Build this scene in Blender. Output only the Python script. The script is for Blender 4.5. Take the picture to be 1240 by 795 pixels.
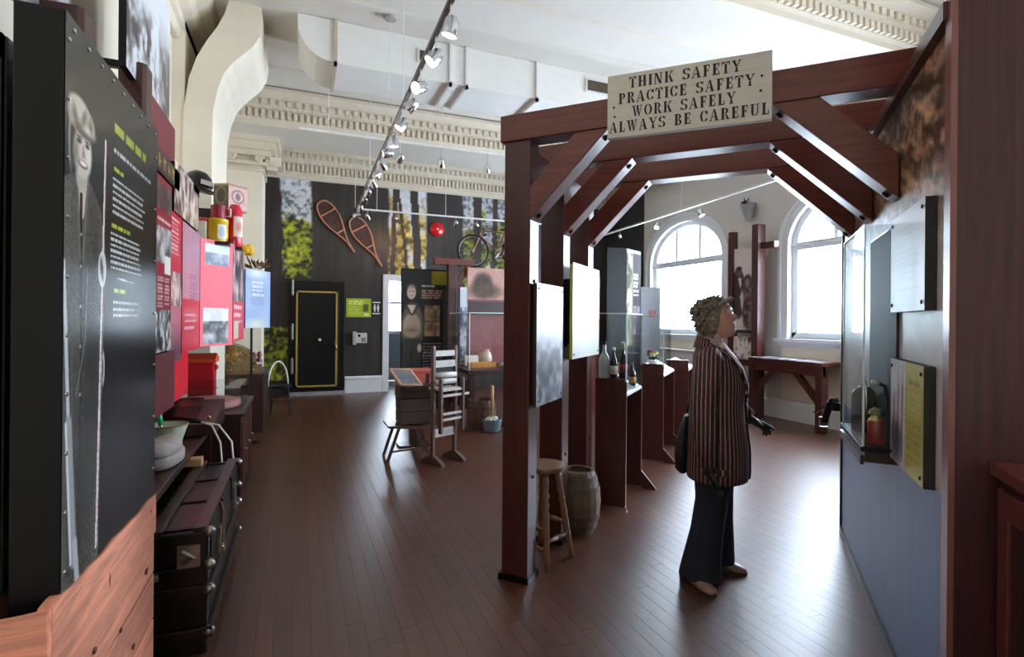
import bpy, math, random
import numpy as np
from mathutils import Vector, Matrix

for o in list(bpy.data.objects):
    bpy.data.objects.remove(o, do_unlink=True)
SC = bpy.context.scene
COL = SC.collection
rad = math.radians

# ------------------------------------------------------------------ camera, sky, exposure
cam_d = bpy.data.cameras.new('camera')
cam_d.sensor_width = 36.0
cam_d.lens = 645.0 / 1240.0 * 36.0
cam_d.shift_y = -10.0 / 1240.0
cam_d.clip_start = 0.05
cam = bpy.data.objects.new('camera', cam_d)
COL.objects.link(cam)
cam.matrix_world = Matrix.Translation((0, 0, 1.52)) @ Matrix.Rotation(rad(-21.9), 4, 'Z') @ Matrix.Rotation(rad(90), 4, 'X') @ Matrix.Rotation(rad(0.5), 4, 'Z')
SC.camera = cam

SC.view_settings.view_transform = 'Standard'
SC.view_settings.look = 'None'
SC.view_settings.gamma = 1.0
SC.view_settings.use_curve_mapping = False
SC.view_settings.exposure = 0.8

world = bpy.data.worlds.new('overcast_sky')
SC.world = world
world.use_nodes = True
bg = world.node_tree.nodes['Background']
bg.inputs[0].default_value = (0.77, 0.885, 1.0, 1)
bg.inputs[1].default_value = 24.0

SC.cycles.use_denoising = True
SC.cycles.max_bounces = 8
SC.cycles.diffuse_bounces = 5
SC.cycles.glossy_bounces = 4
SC.cycles.transparent_max_bounces = 24
SC.cycles.sample_clamp_indirect = 6.0
SC.cycles.caustics_reflective = False
SC.cycles.caustics_refractive = False

# ------------------------------------------------------------------ helpers
def lin(c):
    c = np.asarray(c, float) / 255.0
    return np.where(c <= 0.04045, c / 12.92, ((c + 0.055) / 1.055) ** 2.4)

MATS = {}
def mat(name, rgb, rough=0.5, metal=0.0, var=0.18, scale=6.0, stretch=(1, 1, 1), bump=0.0, spec=0.5, rnd=None, emit=None, coat=0.0, warp=0.0, rr=(.72, 1.28)):
    """Noise-driven procedural material; rnd = 'object' or 'island' varies the tone piece by piece."""
    if name in MATS:
        return MATS[name]
    m = bpy.data.materials.new(name)
    m.use_nodes = True
    nt = m.node_tree
    b = nt.nodes['Principled BSDF']
    l = nt.links.new
    tc = nt.nodes.new('ShaderNodeTexCoord')
    mp = nt.nodes.new('ShaderNodeMapping')
    mp.inputs['Scale'].default_value = stretch
    l(tc.outputs['Object'], mp.inputs['Vector'])
    nz = nt.nodes.new('ShaderNodeTexNoise')
    nz.inputs['Scale'].default_value = scale
    nz.inputs['Detail'].default_value = 6
    nz.inputs['Roughness'].default_value = 0.65
    nz.inputs['Distortion'].default_value = warp
    l(mp.outputs[0], nz.inputs['Vector'])
    base = lin(rgb)
    rp = nt.nodes.new('ShaderNodeValToRGB')
    rp.color_ramp.elements[0].position = 0.28
    rp.color_ramp.elements[1].position = 0.72
    rp.color_ramp.elements[0].color = (*np.clip(base * (1 - var), 0, 1), 1)
    rp.color_ramp.elements[1].color = (*np.clip(base * (1 + var), 0, 1), 1)
    l(nz.outputs['Fac'], rp.inputs['Fac'])
    out = rp.outputs['Color']
    if rnd:
        if rnd == 'object':
            rn = nt.nodes.new('ShaderNodeObjectInfo'); ro = rn.outputs['Random']
            ad = nt.nodes.new('ShaderNodeVectorMath'); ad.operation = 'ADD'
            l(tc.outputs['Object'], ad.inputs[0]); l(rn.outputs['Location'], ad.inputs[1])
            l(ad.outputs[0], mp.inputs['Vector'])
        else:
            rn = nt.nodes.new('ShaderNodeNewGeometry'); ro = rn.outputs['Random Per Island']
        mr = nt.nodes.new('ShaderNodeMapRange')
        mr.inputs['To Min'].default_value = rr[0]
        mr.inputs['To Max'].default_value = rr[1]
        l(ro, mr.inputs['Value'])
        mx = nt.nodes.new('ShaderNodeVectorMath'); mx.operation = 'SCALE'
        l(out, mx.inputs[0]); l(mr.outputs[0], mx.inputs['Scale'])
        out = mx.outputs[0]
    l(out, b.inputs['Base Color'])
    b.inputs['Roughness'].default_value = rough
    b.inputs['Metallic'].default_value = metal
    b.inputs['Specular IOR Level'].default_value = spec
    b.inputs['Coat Weight'].default_value = coat
    b.inputs['Coat Roughness'].default_value = 0.12
    if bump:
        bp = nt.nodes.new('ShaderNodeBump')
        bp.inputs['Strength'].default_value = bump
        bp.inputs['Distance'].default_value = 0.01
        l(nz.outputs['Fac'], bp.inputs['Height'])
        l(bp.outputs[0], b.inputs['Normal'])
    if emit:
        b.inputs['Emission Color'].default_value = (*lin(emit[0]), 1)
        b.inputs['Emission Strength'].default_value = emit[1]
    MATS[name] = m
    return m

def print_mat(name, rough, spec=0.5, bump=0.0):
    m = bpy.data.materials.new(name)
    m.use_nodes = True
    nt = m.node_tree
    b = nt.nodes['Principled BSDF']
    a = nt.nodes.new('ShaderNodeAttribute')
    a.attribute_name = 'Col'
    nt.links.new(a.outputs['Color'], b.inputs['Base Color'])
    b.inputs['Roughness'].default_value = rough
    b.inputs['Specular IOR Level'].default_value = spec
    if bump:
        tc = nt.nodes.new('ShaderNodeTexCoord')
        nz = nt.nodes.new('ShaderNodeTexNoise'); nz.inputs['Scale'].default_value = 30
        bp = nt.nodes.new('ShaderNodeBump'); bp.inputs['Strength'].default_value = bump; bp.inputs['Distance'].default_value = 0.004
        nt.links.new(tc.outputs['Object'], nz.inputs['Vector'])
        nt.links.new(nz.outputs['Fac'], bp.inputs['Height'])
        nt.links.new(bp.outputs[0], b.inputs['Normal'])
    MATS[name] = m
    return m

def glass_mat(name, tint=(250, 253, 253), gloss=0.02, rough=0.02):
    m = bpy.data.materials.new(name)
    m.use_nodes = True
    nt = m.node_tree
    nt.nodes.remove(nt.nodes['Principled BSDF'])
    out = nt.nodes['Material Output']
    tr = nt.nodes.new('ShaderNodeBsdfTransparent'); tr.inputs[0].default_value = (*lin(tint), 1)
    gl = nt.nodes.new('ShaderNodeBsdfGlossy'); gl.inputs['Roughness'].default_value = rough
    fr = nt.nodes.new('ShaderNodeFresnel'); fr.inputs[0].default_value = 1.45
    ml = nt.nodes.new('ShaderNodeMath'); ml.operation = 'MULTIPLY_ADD'; ml.inputs[1].default_value = 0.28; ml.inputs[2].default_value = gloss
    ml.use_clamp = True
    mx = nt.nodes.new('ShaderNodeMixShader')
    nt.links.new(fr.outputs[0], ml.inputs[0])
    nt.links.new(ml.outputs[0], mx.inputs[0])
    nt.links.new(tr.outputs[0], mx.inputs[1])
    nt.links.new(gl.outputs[0], mx.inputs[2])
    nt.links.new(mx.outputs[0], out.inputs[0])
    MATS[name] = m
    return m

WM = {}            # world matrices of empties and parts
def world_of(p):
    return WM.get(p.name, Matrix.Identity(4)) if p else Matrix.Identity(4)

def props(o, label=None, cat=None, group=None, kind=None):
    if label: o['label'] = label
    if cat: o['category'] = cat
    if group: o['group'] = group
    if kind: o['kind'] = kind
    return o

def T(name, label, cat, loc=(0, 0, 0), rz=0.0, group=None):
    o = bpy.data.objects.new(name, None)
    o.empty_display_size = 0.1
    COL.objects.link(o)
    o.location = loc
    o.rotation_euler = (0, 0, rz)
    WM[o.name] = Matrix.Translation(loc) @ Matrix.Rotation(rz, 4, 'Z')
    return props(o, label, cat, group)

def dup(root, loc, rz=0.0, label=None, group=None):
    def cp(o, par):
        c = o.copy(); COL.objects.link(c)
        WM[c.name] = WM.get(o.name, Matrix.Identity(4))
        c.parent = par
        for ch in list(o.children):
            cp(ch, c)
        return c
    r = cp(root, None)
    r.location = loc; r.rotation_euler = (0, 0, rz)
    if label: r['label'] = label
    if group: r['group'] = group
    return r

class G:
    """Collects vertices and faces; build() links them as one mesh object."""
    def __init__(s):
        s.v = []; s.f = []
    def add(s, vs, fs):
        n = len(s.v)
        s.v += [tuple(p) for p in vs]
        s.f += [tuple(i + n for i in f) for f in fs]
        return s
    def box(s, x0, y0, z0, x1, y1, z1):
        return s.hexa([(x0, y0, z0), (x1, y0, z0), (x1, y1, z0), (x0, y1, z0), (x0, y0, z1), (x1, y0, z1), (x1, y1, z1), (x0, y1, z1)])
    def hexa(s, p):
        return s.add(p, [(0, 3, 2, 1), (4, 5, 6, 7), (0, 1, 5, 4), (1, 2, 6, 5), (2, 3, 7, 6), (3, 0, 4, 7)])
    def prism(s, poly, axis, a, b):
        n = len(poly)
        def P(q, t):
            return {'x': (t, q[0], q[1]), 'y': (q[0], t, q[1]), 'z': (q[0], q[1], t)}[axis]
        vs = [P(q, a) for q in poly] + [P(q, b) for q in poly]
        fs = [tuple(range(n)), tuple(range(2 * n - 1, n - 1, -1))] + [(i, (i + 1) % n, n + (i + 1) % n, n + i) for i in range(n)]
        return s.add(vs, fs)
    def bar(s, p0, p1, w, h, up=(0, 0, 1)):
        p0, p1 = Vector(p0), Vector(p1)
        d = (p1 - p0).normalized(); u = Vector(up)
        sd = d.cross(u)
        if sd.length < 1e-4: sd = d.cross(Vector((1, 0, 0)))
        sd.normalize(); u = sd.cross(d).normalized()
        c = []
        for p in (p0, p1):
            for a, b in ((-1, -1), (1, -1), (1, 1), (-1, 1)):
                c.append(p + sd * (a * w / 2) + u * (b * h / 2))
        return s.add(c, [(0, 1, 2, 3), (7, 6, 5, 4), (0, 4, 5, 1), (1, 5, 6, 2), (2, 6, 7, 3), (3, 7, 4, 0)])
    def tube(s, pts, r, n=8, closed=False):
        pts = [Vector(p) for p in pts]; m = len(pts)
        rs = r if isinstance(r, (list, tuple)) else [r] * m
        vs = []; prev = None
        for i, p in enumerate(pts):
            if closed: d = pts[(i + 1) % m] - pts[i - 1]
            else: d = pts[min(i + 1, m - 1)] - pts[max(i - 1, 0)]
            d.normalize()
            if prev is None:
                a = d.cross(Vector((0, 0, 1)))
                if a.length < 1e-3: a = d.cross(Vector((1, 0, 0)))
            else:
                a = prev - d * prev.dot(d)
            a.normalize(); prev = a
            b = d.cross(a)
            for k in range(n):
                t = 2 * math.pi * k / n
                vs.append(p + (a * math.cos(t) + b * math.sin(t)) * rs[i])
        fs = []
        for i in range(m if closed else m - 1):
            j = (i + 1) % m
            for k in range(n):
                k2 = (k + 1) % n
                fs.append((i * n + k, i * n + k2, j * n + k2, j * n + k))
        if not closed:
            fs.append(tuple(range(n - 1, -1, -1))); fs.append(tuple(range((m - 1) * n, m * n)))
        return s.add(vs, fs)
    def lathe(s, prof, n=20, c=(0, 0, 0), M=None):
        vs = []; m = len(prof)
        for r, z in prof:
            for k in range(n):
                t = 2 * math.pi * k / n
                vs.append(Vector((r * math.cos(t), r * math.sin(t), z)))
        if M is not None: vs = [M @ v for v in vs]
        vs = [v + Vector(c) for v in vs]
        fs = [(i * n + k, i * n + (k + 1) % n, (i + 1) * n + (k + 1) % n, (i + 1) * n + k) for i in range(m - 1) for k in range(n)]
        fs.append(tuple(range(n - 1, -1, -1))); fs.append(tuple(range((m - 1) * n, m * n)))
        return s.add(vs, fs)
    def rings(s, rings, n=24):
        """Loft: each ring = (cx, cy, cz, rx, ry) or a list of n points."""
        vs = []
        for r in rings:
            if len(r) == n: vs += [Vector(p) for p in r]
            else:
                cx, cy, cz, rx, ry = r
                vs += [Vector((cx + rx * math.cos(2 * math.pi * k / n), cy + ry * math.sin(2 * math.pi * k / n), cz)) for k in range(n)]
        m = len(rings)
        fs = [(i * n + k, i * n + (k + 1) % n, (i + 1) * n + (k + 1) % n, (i + 1) * n + k) for i in range(m - 1) for k in range(n)]
        fs.append(tuple(range(n - 1, -1, -1))); fs.append(tuple(range((m - 1) * n, m * n)))
        return s.add(vs, fs)
    def ball(s, c, r, nu=12, nv=8, M=None):
        r = r if isinstance(r, (list, tuple)) else (r, r, r)
        vs = []; c = Vector(c)
        for i in range(nv + 1):
            a = math.pi * (i + 0.02) / (nv + 0.04) - math.pi / 2
            for k in range(nu):
                t = 2 * math.pi * k / nu
                p = Vector((r[0] * math.cos(a) * math.cos(t), r[1] * math.cos(a) * math.sin(t), r[2] * math.sin(a)))
                if M is not None: p = M @ p
                vs.append(c + p)
        fs = [(i * nu + k, i * nu + (k + 1) % nu, (i + 1) * nu + (k + 1) % nu, (i + 1) * nu + k) for i in range(nv) for k in range(nu)]
        fs.append(tuple(range(nu - 1, -1, -1))); fs.append(tuple(range(nv * nu, nv * nu + nu)))
        return s.add(vs, fs)
    def build(s, name, m, parent=None, M=None, smooth=False, bevel=0.0, label=None, cat=None, group=None, kind=None, remesh=0.0, its=4):
        me = bpy.data.meshes.new(name)
        X = world_of(parent).inverted()
        if M is not None: X = X @ M
        me.from_pydata([X @ Vector(p) for p in s.v], [], s.f)
        import bmesh
        bm = bmesh.new(); bm.from_mesh(me)
        bmesh.ops.recalc_face_normals(bm, faces=bm.faces)
        bm.to_mesh(me); bm.free()
        me.materials.append(m)
        o = bpy.data.objects.new(name, me)
        COL.objects.link(o)
        if parent:
            o.parent = parent
            WM[o.name] = world_of(parent)
        if remesh:
            r = o.modifiers.new('remesh', 'REMESH'); r.mode = 'VOXEL'; r.voxel_size = remesh; r.use_smooth_shade = True
            q = o.modifiers.new('smooth', 'SMOOTH'); q.factor = 0.5; q.iterations = its
        if smooth:
            me.polygons.foreach_set('use_smooth', [True] * len(me.polygons))
            if smooth == 'auto':
                md = o.modifiers.new('split', 'EDGE_SPLIT'); md.split_angle = rad(40)
        if bevel:
            bv = o.modifiers.new('bevel', 'BEVEL'); bv.width = bevel; bv.segments = 2; bv.limit_method = 'ANGLE'
        return props(o, label, cat, group, kind)

def thing1(name, g, m, label, cat, group=None, **k):
    return g.build(name, m, label=label, cat=cat, group=group, **k)

# ---- painted prints: a fine grid with one colour per vertex, for photographs, posters and lettering on flat things
_rng = np.random.RandomState(7)
def vnoise(x, y, seed=0, oct=4):
    r = np.random.RandomState(seed); out = np.zeros_like(x); amp = 1.0; tot = 0
    for o in range(oct):
        g = r.rand(67, 67); fx, fy = x * 2 ** o, y * 2 ** o
        i, j = np.floor(fx).astype(int), np.floor(fy).astype(int)
        a, b = fx - i, fy - j
        a = a * a * (3 - 2 * a); b = b * b * (3 - 2 * b)
        i0, j0, i1, j1 = i % 67, j % 67, (i + 1) % 67, (j + 1) % 67
        out += amp * ((g[i0, j0] * (1 - a) + g[i1, j0] * a) * (1 - b) + (g[i0, j1] * (1 - a) + g[i1, j1] * a) * b)
        tot += amp; amp *= 0.55
    return out / tot

class Canvas:
    def __init__(s, w, h, res, bgc=(255, 255, 255)):
        s.w, s.h = w, h
        s.nx = max(4, int(w / res)); s.ny = max(4, int(h / res))
        s.U, s.V = np.meshgrid(np.linspace(0, w, s.nx + 1), np.linspace(0, h, s.ny + 1))
        s.C = np.zeros(s.U.shape + (3,)); s.C[:] = bgc
    def blend(s, m, col):
        m = np.clip(m, 0, 1)[..., None]
        s.C = s.C * (1 - m) + np.asarray(col, float) * m
        return s
    def rect(s, u0, v0, u1, v1, col, k=1.0):
        return s.blend(((s.U >= u0) & (s.U <= u1) & (s.V >= v0) & (s.V <= v1)) * k, col)
    def ell(s, u, v, ru, rv, col, soft=0.1, k=1.0, rot=0.0):
        c, q = math.cos(rot), math.sin(rot)
        a, b = s.U - u, s.V - v
        d = np.sqrt(((a * c + b * q) / ru) ** 2 + ((-a * q + b * c) / rv) ** 2)
        return s.blend((1 + soft - d) / (2 * soft) * k, col)
    def poly(s, pts, col, k=1.0):
        m = np.zeros(s.U.shape, bool); n = len(pts)
        for i in range(n):
            (x0, y0), (x1, y1) = pts[i], pts[(i + 1) % n]
            if y0 == y1: continue
            cond = ((s.V >= min(y0, y1)) & (s.V < max(y0, y1)))
            m ^= cond & (s.U < x0 + (s.V - y0) * (x1 - x0) / (y1 - y0))
        return s.blend(m * k, col)
    def line(s, p0, p1, wd, col, k=1.0):
        (x0, y0), (x1, y1) = p0, p1
        L2 = (x1 - x0) ** 2 + (y1 - y0) ** 2
        t = np.clip(((s.U - x0) * (x1 - x0) + (s.V - y0) * (y1 - y0)) / L2, 0, 1)
        d = np.hypot(s.U - x0 - t * (x1 - x0), s.V - y0 - t * (y1 - y0))
        return s.blend((wd - d) / (wd * 0.4) * k, col)
    def text(s, u0, v1, u1, rows, pitch, hgt, col, seed=0, ragged=0.25, k=0.9):
        r = random.Random(seed)
        for i in range(rows):
            v = v1 - i * pitch; u = u0; end = u1 - (u1 - u0) * ragged * r.random()
            while u < end:
                wl = r.uniform(1.2, 4.5) * hgt
                s.rect(u, v - hgt, min(u + wl, end), v, col, k); u += wl + hgt * 0.7
        return s
    def noise(s, amt, scale, seed=0, su=1.0, sv=1.0):
        n = vnoise(s.U * scale * su + 11, s.V * scale * sv + 5, seed) - 0.5
        s.C = s.C + n[..., None] * 2 * amt
        return s
    def photo(s, u0, v0, u1, v1, seed=0, lo=(40, 34, 36), hi=(215, 208, 205), scale=30, horizon=None):
        m = (s.U >= u0) & (s.U <= u1) & (s.V >= v0) & (s.V <= v1)
        n = vnoise(s.U * scale + seed, s.V * scale * 0.8 + seed * 2, seed, 4)
        n = np.clip((n - 0.32) / 0.36, 0, 1)
        if horizon is not None:
            n = np.where(s.V > v0 + (v1 - v0) * horizon, 0.85 + 0.15 * n, n * 0.75)
        c = np.asarray(lo, float) * (1 - n[..., None]) + np.asarray(hi, float) * n[..., None]
        s.C = np.where(m[..., None], c, s.C)
        return s
    def build(s, name, parent, o, u=(1, 0, 0), v=(0, 0, 1), m='print_matte', M=None, f=None, **kw):
        o, u, v = Vector(o), Vector(u).normalized(), Vector(v).normalized()
        X = world_of(parent).inverted()
        if M is not None: X = X @ M
        A = np.array(X)
        P = np.array(o)[None, None] + s.U[..., None] * np.array(u) + s.V[..., None] * np.array(v)
        if f is not None: P = f(P, s.U, s.V)
        P = P.reshape(-1, 3) @ A[:3, :3].T + A[:3, 3]
        n1 = s.nx + 1
        i = np.arange(s.nx)[None] + np.arange(s.ny)[:, None] * n1
        F = np.stack([i, i + 1, i + 1 + n1, i + n1], -1).reshape(-1, 4)
        me = bpy.data.meshes.new(name)
        me.vertices.add(len(P)); me.vertices.foreach_set('co', P.astype(np.float32).ravel())
        me.loops.add(F.size); me.loops.foreach_set('vertex_index', F.astype(np.int32).ravel())
        me.polygons.add(len(F)); me.polygons.foreach_set('loop_start', np.arange(0, F.size, 4, dtype=np.int32))
        me.update(calc_edges=True)
        at = me.color_attributes.new('Col', 'FLOAT_COLOR', 'POINT')
        rgba = np.ones((len(P), 4), np.float32); rgba[:, :3] = lin(np.clip(s.C, 0, 255)).reshape(-1, 3)
        at.data.foreach_set('color', rgba.ravel())
        me.materials.append(MATS[m])
        ob = bpy.data.objects.new(name, me); COL.objects.link(ob)
        if parent:
            ob.parent = parent; WM[ob.name] = world_of(parent)
        return props(ob, **kw)

# ------------------------------------------------------------------ materials
print_mat('print_matte', 0.55); print_mat('print_gloss', 0.2, 0.12); print_mat('print_satin', 0.35, 0.3)
print_mat('print_dull', 0.75, 0.1)
glass_mat('case_glass'); glass_mat('window_glass', (250, 252, 255), 0.02)
PLASTER = mat('plaster_cream', (226, 215, 196), 0.7, var=0.05, scale=3, bump=0.03)
CEIL = mat('plaster_ceiling', (216, 210, 200), 0.75, var=0.03, scale=2)
WALLGREY = mat('wall_warm_grey', (205, 200, 196), 0.7, var=0.04, scale=2)
DARKWALL = mat('wall_charcoal', (46, 46, 50), 0.6, var=0.12, scale=4)
TRIM = mat('trim_white', (226, 226, 228), 0.4, var=0.04)
TIMBER_V = mat('timber_upright', (70, 34, 30), 0.3, var=0.35, scale=7, stretch=(5, 5, 0.35), bump=0.12, warp=0.6)
TIMBER_X = mat('timber_cross', (102, 47, 38), 0.3, var=0.35, scale=7, stretch=(0.35, 5, 5), bump=0.12, warp=0.6)
TIMBER_Y = mat('timber_long', (74, 35, 30), 0.3, var=0.35, scale=7, stretch=(5, 0.35, 5), bump=0.12, warp=0.6)
CHERRY = mat('stained_plywood', (72, 35, 29), 0.32, var=0.3, scale=6, stretch=(4, 4, 0.5), bump=0.04, warp=0.8)
COLUMN = mat('stained_column', (68, 33, 33), 0.38, var=0.4, scale=9, stretch=(6, 6, 0.25), bump=0.06, warp=0.5)
BLACK = mat('black_laminate', (6, 6, 8), 0.45, var=0.2, scale=4, spec=.3)
BLACKM = mat('black_metal', (20, 20, 22), 0.35, metal=0.6, var=0.2)
DARKWOOD = mat('dark_wood', (48, 25, 21), 0.35, var=0.35, scale=6, stretch=(4, 0.5, 4), bump=0.06, warp=0.8)
DARKWOOD_V = mat('dark_wood_upright', (50, 26, 22), 0.35, var=0.35, scale=6, stretch=(4, 4, 0.5), bump=0.06, warp=0.8)
OAK = mat('pale_oak', (118, 86, 62), 0.45, var=0.3, scale=8, stretch=(5, 5, 0.4), bump=0.06)
CHROME = mat('chrome', (215, 215, 220), 0.15, metal=1.0, var=0.04)
BRASS = mat('brass', (196, 160, 92), 0.28, metal=1.0, var=0.15)
GOLD = mat('gold_paint', (178, 148, 76), 0.4, var=0.2, scale=20)
WHITE = mat('white_paint', (228, 228, 226), 0.4, var=0.04)
RED = mat('red_paint', (196, 22, 34), 0.35, var=0.08)
# ------------------------------------------------------------------ the room
XL, XR, YB, YF, ZC = -1.25, 7.15, 11.4, -4.0, 4.95
fl = G().box(XL - .1, YF - .1, -.08, XR + .4, YB + 3.2, -.012).build('floor', mat('subfloor', (48, 30, 24), 0.6), kind='structure')
FLOORC = (80, 45, 31)
FB = mat('floor_board_oak', FLOORC, 0.34, var=0.45, scale=5, stretch=(18, 1.1, 1), bump=0.12, rnd='object', warp=0.4, spec=0.85, rr=(.84, 1.16))
FBI = mat('floor_board_oak_rest', FLOORC, 0.34, var=0.45, scale=5, stretch=(18, 1.1, 1), bump=0.12, rnd='island', warp=0.4, spec=0.85, rr=(.84, 1.16))
bw = 0.0825
rr = random.Random(3)
boards = []
ca, sa = math.cos(rad(21.9)), math.sin(rad(21.9))
x = XL
while x < XR + .05:
    y = YF - rr.random() * 1.5
    while y < YB + 0.15:
        ln = rr.uniform(1.0, 2.3)
        y1 = min(y + ln, YB + 0.15)
        boards.append((x, max(y, YF), y1)); y = y1
    x += bw
def seen_area(b):
    bx_, y0, y1 = b; A = 0
    for k in range(4):
        py = y0 + (y1 - y0) * (k + .5) / 4; px_ = bx_ + bw / 2
        Z = px_ * sa + py * ca; Xc = px_ * ca - py * sa
        if Z > 1.9 and abs(Xc / Z) < 0.97: A += (y1 - y0) / 4 * bw * 1.52 / Z ** 3
        if px_ < -.35: A *= .3
    return A
order = sorted(range(len(boards)), key=lambda i: -seen_area(boards[i]))
near = set(order[:296])
bmesh_ = G().box(-.5, -.5, -.012, .5, .5, 0)
proto = None
rest = G()
for i, (bx_, y0, y1) in enumerate(boards):
    if y1 - y0 < .02: continue
    if i in near:
        if proto is None:
            proto = bmesh_.build('floor_board', FB, fl); o = proto
        else:
            o = proto.copy(); COL.objects.link(o); o.parent = fl
        o.location = (bx_ + bw / 2, (y0 + y1) / 2, 0)
        o.scale = (bw - .0012, y1 - y0 - .0012, 1)
    else:
        rest.box(bx_ + .0006, y0 + .0006, -.012, bx_ + bw - .0006, y1 - .0006, 0)
rest.build('floor_boards_beyond', FBI, fl, kind='stuff')

G().box(XL - .2, YF - .1, ZC, XR + .5, YB + .1, ZC + .15).build('ceiling', CEIL, kind='structure')
G().box(XL - .15, YF, 0, XL, YB + .1, ZC).build('wall_left', PLASTER, kind='structure')

# back wall: dark mural of tree trunks, a doorway cut out of it
DX0, DX1, DZ = 1.78, 2.66, 2.33
wb = G()
wb.box(XL - .1, YB, 0, DX0, YB + .15, ZC).box(DX1, YB, 0, XR + .3, YB + .15, ZC).box(DX0, YB, DZ, DX1, YB + .15, ZC)
wb = wb.build('wall_back', DARKWALL, kind='structure')
def mural(x0, z0, x1, z1, res=.024):
    c = Canvas(x1 - x0, z1 - z0, res, (47, 41, 38))
    X, Z = c.U + x0, c.V + z0
    grain = vnoise(X * 14, Z * 1.1, 5, 4)
    c.C += ((grain - .5) * 30)[..., None]
    fol = vnoise(X * 6, Z * 6, 21, 5); fine = vnoise(X * 17, Z * 17, 22, 3)
    sky = np.clip((vnoise(X * 4, Z * 3, 9, 3) + (Z - 3.3) * .33 - .45) * 6, 0, 1)
    green = np.stack([60 + 190 * fol * fine * 2.0, 66 + 200 * fol * fine * 1.9, 26 + 70 * fol * fine], -1)
    warm = np.stack([120 + 170 * fol, 96 + 150 * fol, 52 + 100 * fine * fol], -1)
    pale = np.stack([190 + 50 * fine, 192 + 50 * fine, 200 + 48 * fine], -1)
    dark = np.clip((fine * .6 + fol * .4 - .40) * 9, 0, 1)[..., None]
    wob = (vnoise(Z * 2.2, Z * 0 + 1, 31, 3) - .5) * .14
    def band(a, b, lean=0.0):
        s_ = wob + lean * (Z - 2.5)
        return np.clip((X - a - s_) * 30, 0, 1) * np.clip((b + s_ * .4 - X) * 30, 0, 1)
    leaf = green * .8 * (.35 + .65 * dark) * (1 - sky[..., None]) + pale * (.55 + .45 * dark) * sky[..., None]
    lw = warm * (.5 + .5 * dark) * (1 - sky[..., None]) + pale * sky[..., None]
    w1 = band(-.30, .27, -.035) * (Z > 2.32)
    w1 = np.maximum(w1, ((X < -.18) & (Z < 1.35) & (Z > .3)) * 1.0)
    w2 = band(1.74, 2.58) * (Z > 2.3)
    w3 = band(3.36, 4.9) * (Z > 2.2); w4 = band(5.5, 6.0) * (Z > 2.2)
    for w, im in ((w1, leaf), (w2, lw), (w3, leaf * .85), (w4, leaf * .7)):
        c.C = c.C * (1 - w[..., None]) + im * w[..., None]
    for tx, tw, ln in ((1.86, .05, .02), (2.10, .035, -.12), (2.36, .085, -.06), (3.72, .10, 0), (4.12, .06, .03), (4.5, .1, 0)):
        d = np.abs(X - tx - ln * (Z - 3) - wob * .5)
        c.blend((d < tw) * 1.0, (58, 47, 42))
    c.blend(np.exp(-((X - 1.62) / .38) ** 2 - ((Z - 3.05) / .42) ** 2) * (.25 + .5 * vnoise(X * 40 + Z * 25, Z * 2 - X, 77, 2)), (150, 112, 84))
    return c
for (a, b_, c_, d_) in ((XL, 0, DX0, 4.3), (DX1, 0, XR, 4.3), (DX0, DZ, DX1, 4.3)):
    mural(a, b_, c_, d_).build('forest_mural', wb, (a, YB - .004, b_))

# small white room behind the doorway
GREYB = mat('wall_grey_blue', (150, 158, 162), 0.6, var=0.04)
g = G().box(1.2, 13.4, 0, 1.78, 13.5, 2.9).box(2.42, 13.4, 0, 3.4, 13.5, 2.9).box(1.78, 13.4, 0, 2.42, 13.5, 1.2).box(1.78, 13.4, 2.6, 2.42, 13.5, 2.9)
g.box(1.15, YB + .15, 0, 1.25, 13.4, 2.9).box(3.35, YB + .15, 0, 3.45, 13.4, 2.9).box(1.15, YB + .15, 2.9, 3.45, 13.5, 3.0)
g.build('wall_hallway', GREYB, kind='structure')
w5 = G().box(1.78, 13.36, 1.15, 2.42, 13.46, 1.23).box(1.72, 13.37, 1.2, 1.79, 13.43, 2.65).box(2.41, 13.37, 1.2, 2.48, 13.43, 2.65).box(1.78, 13.38, 1.9, 2.42, 13.43, 1.95).build('window_5', TRIM, kind='structure')
G().box(1.78, 13.44, 1.2, 2.42, 13.45, 2.6).build('pane', MATS['window_glass'], w5)
d1 = G().box(DX0 - .13, YB - .035, 0, DX0, YB + .16, DZ + .13).box(DX1, YB - .035, 0, DX1 + .13, YB + .16, DZ + .13).box(DX0, YB - .035, DZ, DX1, YB + .16, DZ + .13).build('door_1', TRIM, kind='structure', bevel=.008)
bb = G().box(.90, YB - .03, 0, DX0 - .13, YB, .3).build('baseboard_back', TRIM, kind='structure')
G().prism([(YB - .045, .28), (YB - .045, .31), (YB - .02, .34), (YB, .34), (YB, .28)], 'x', .90, DX0 - .13).build('baseboard_cap', TRIM, bb)

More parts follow.
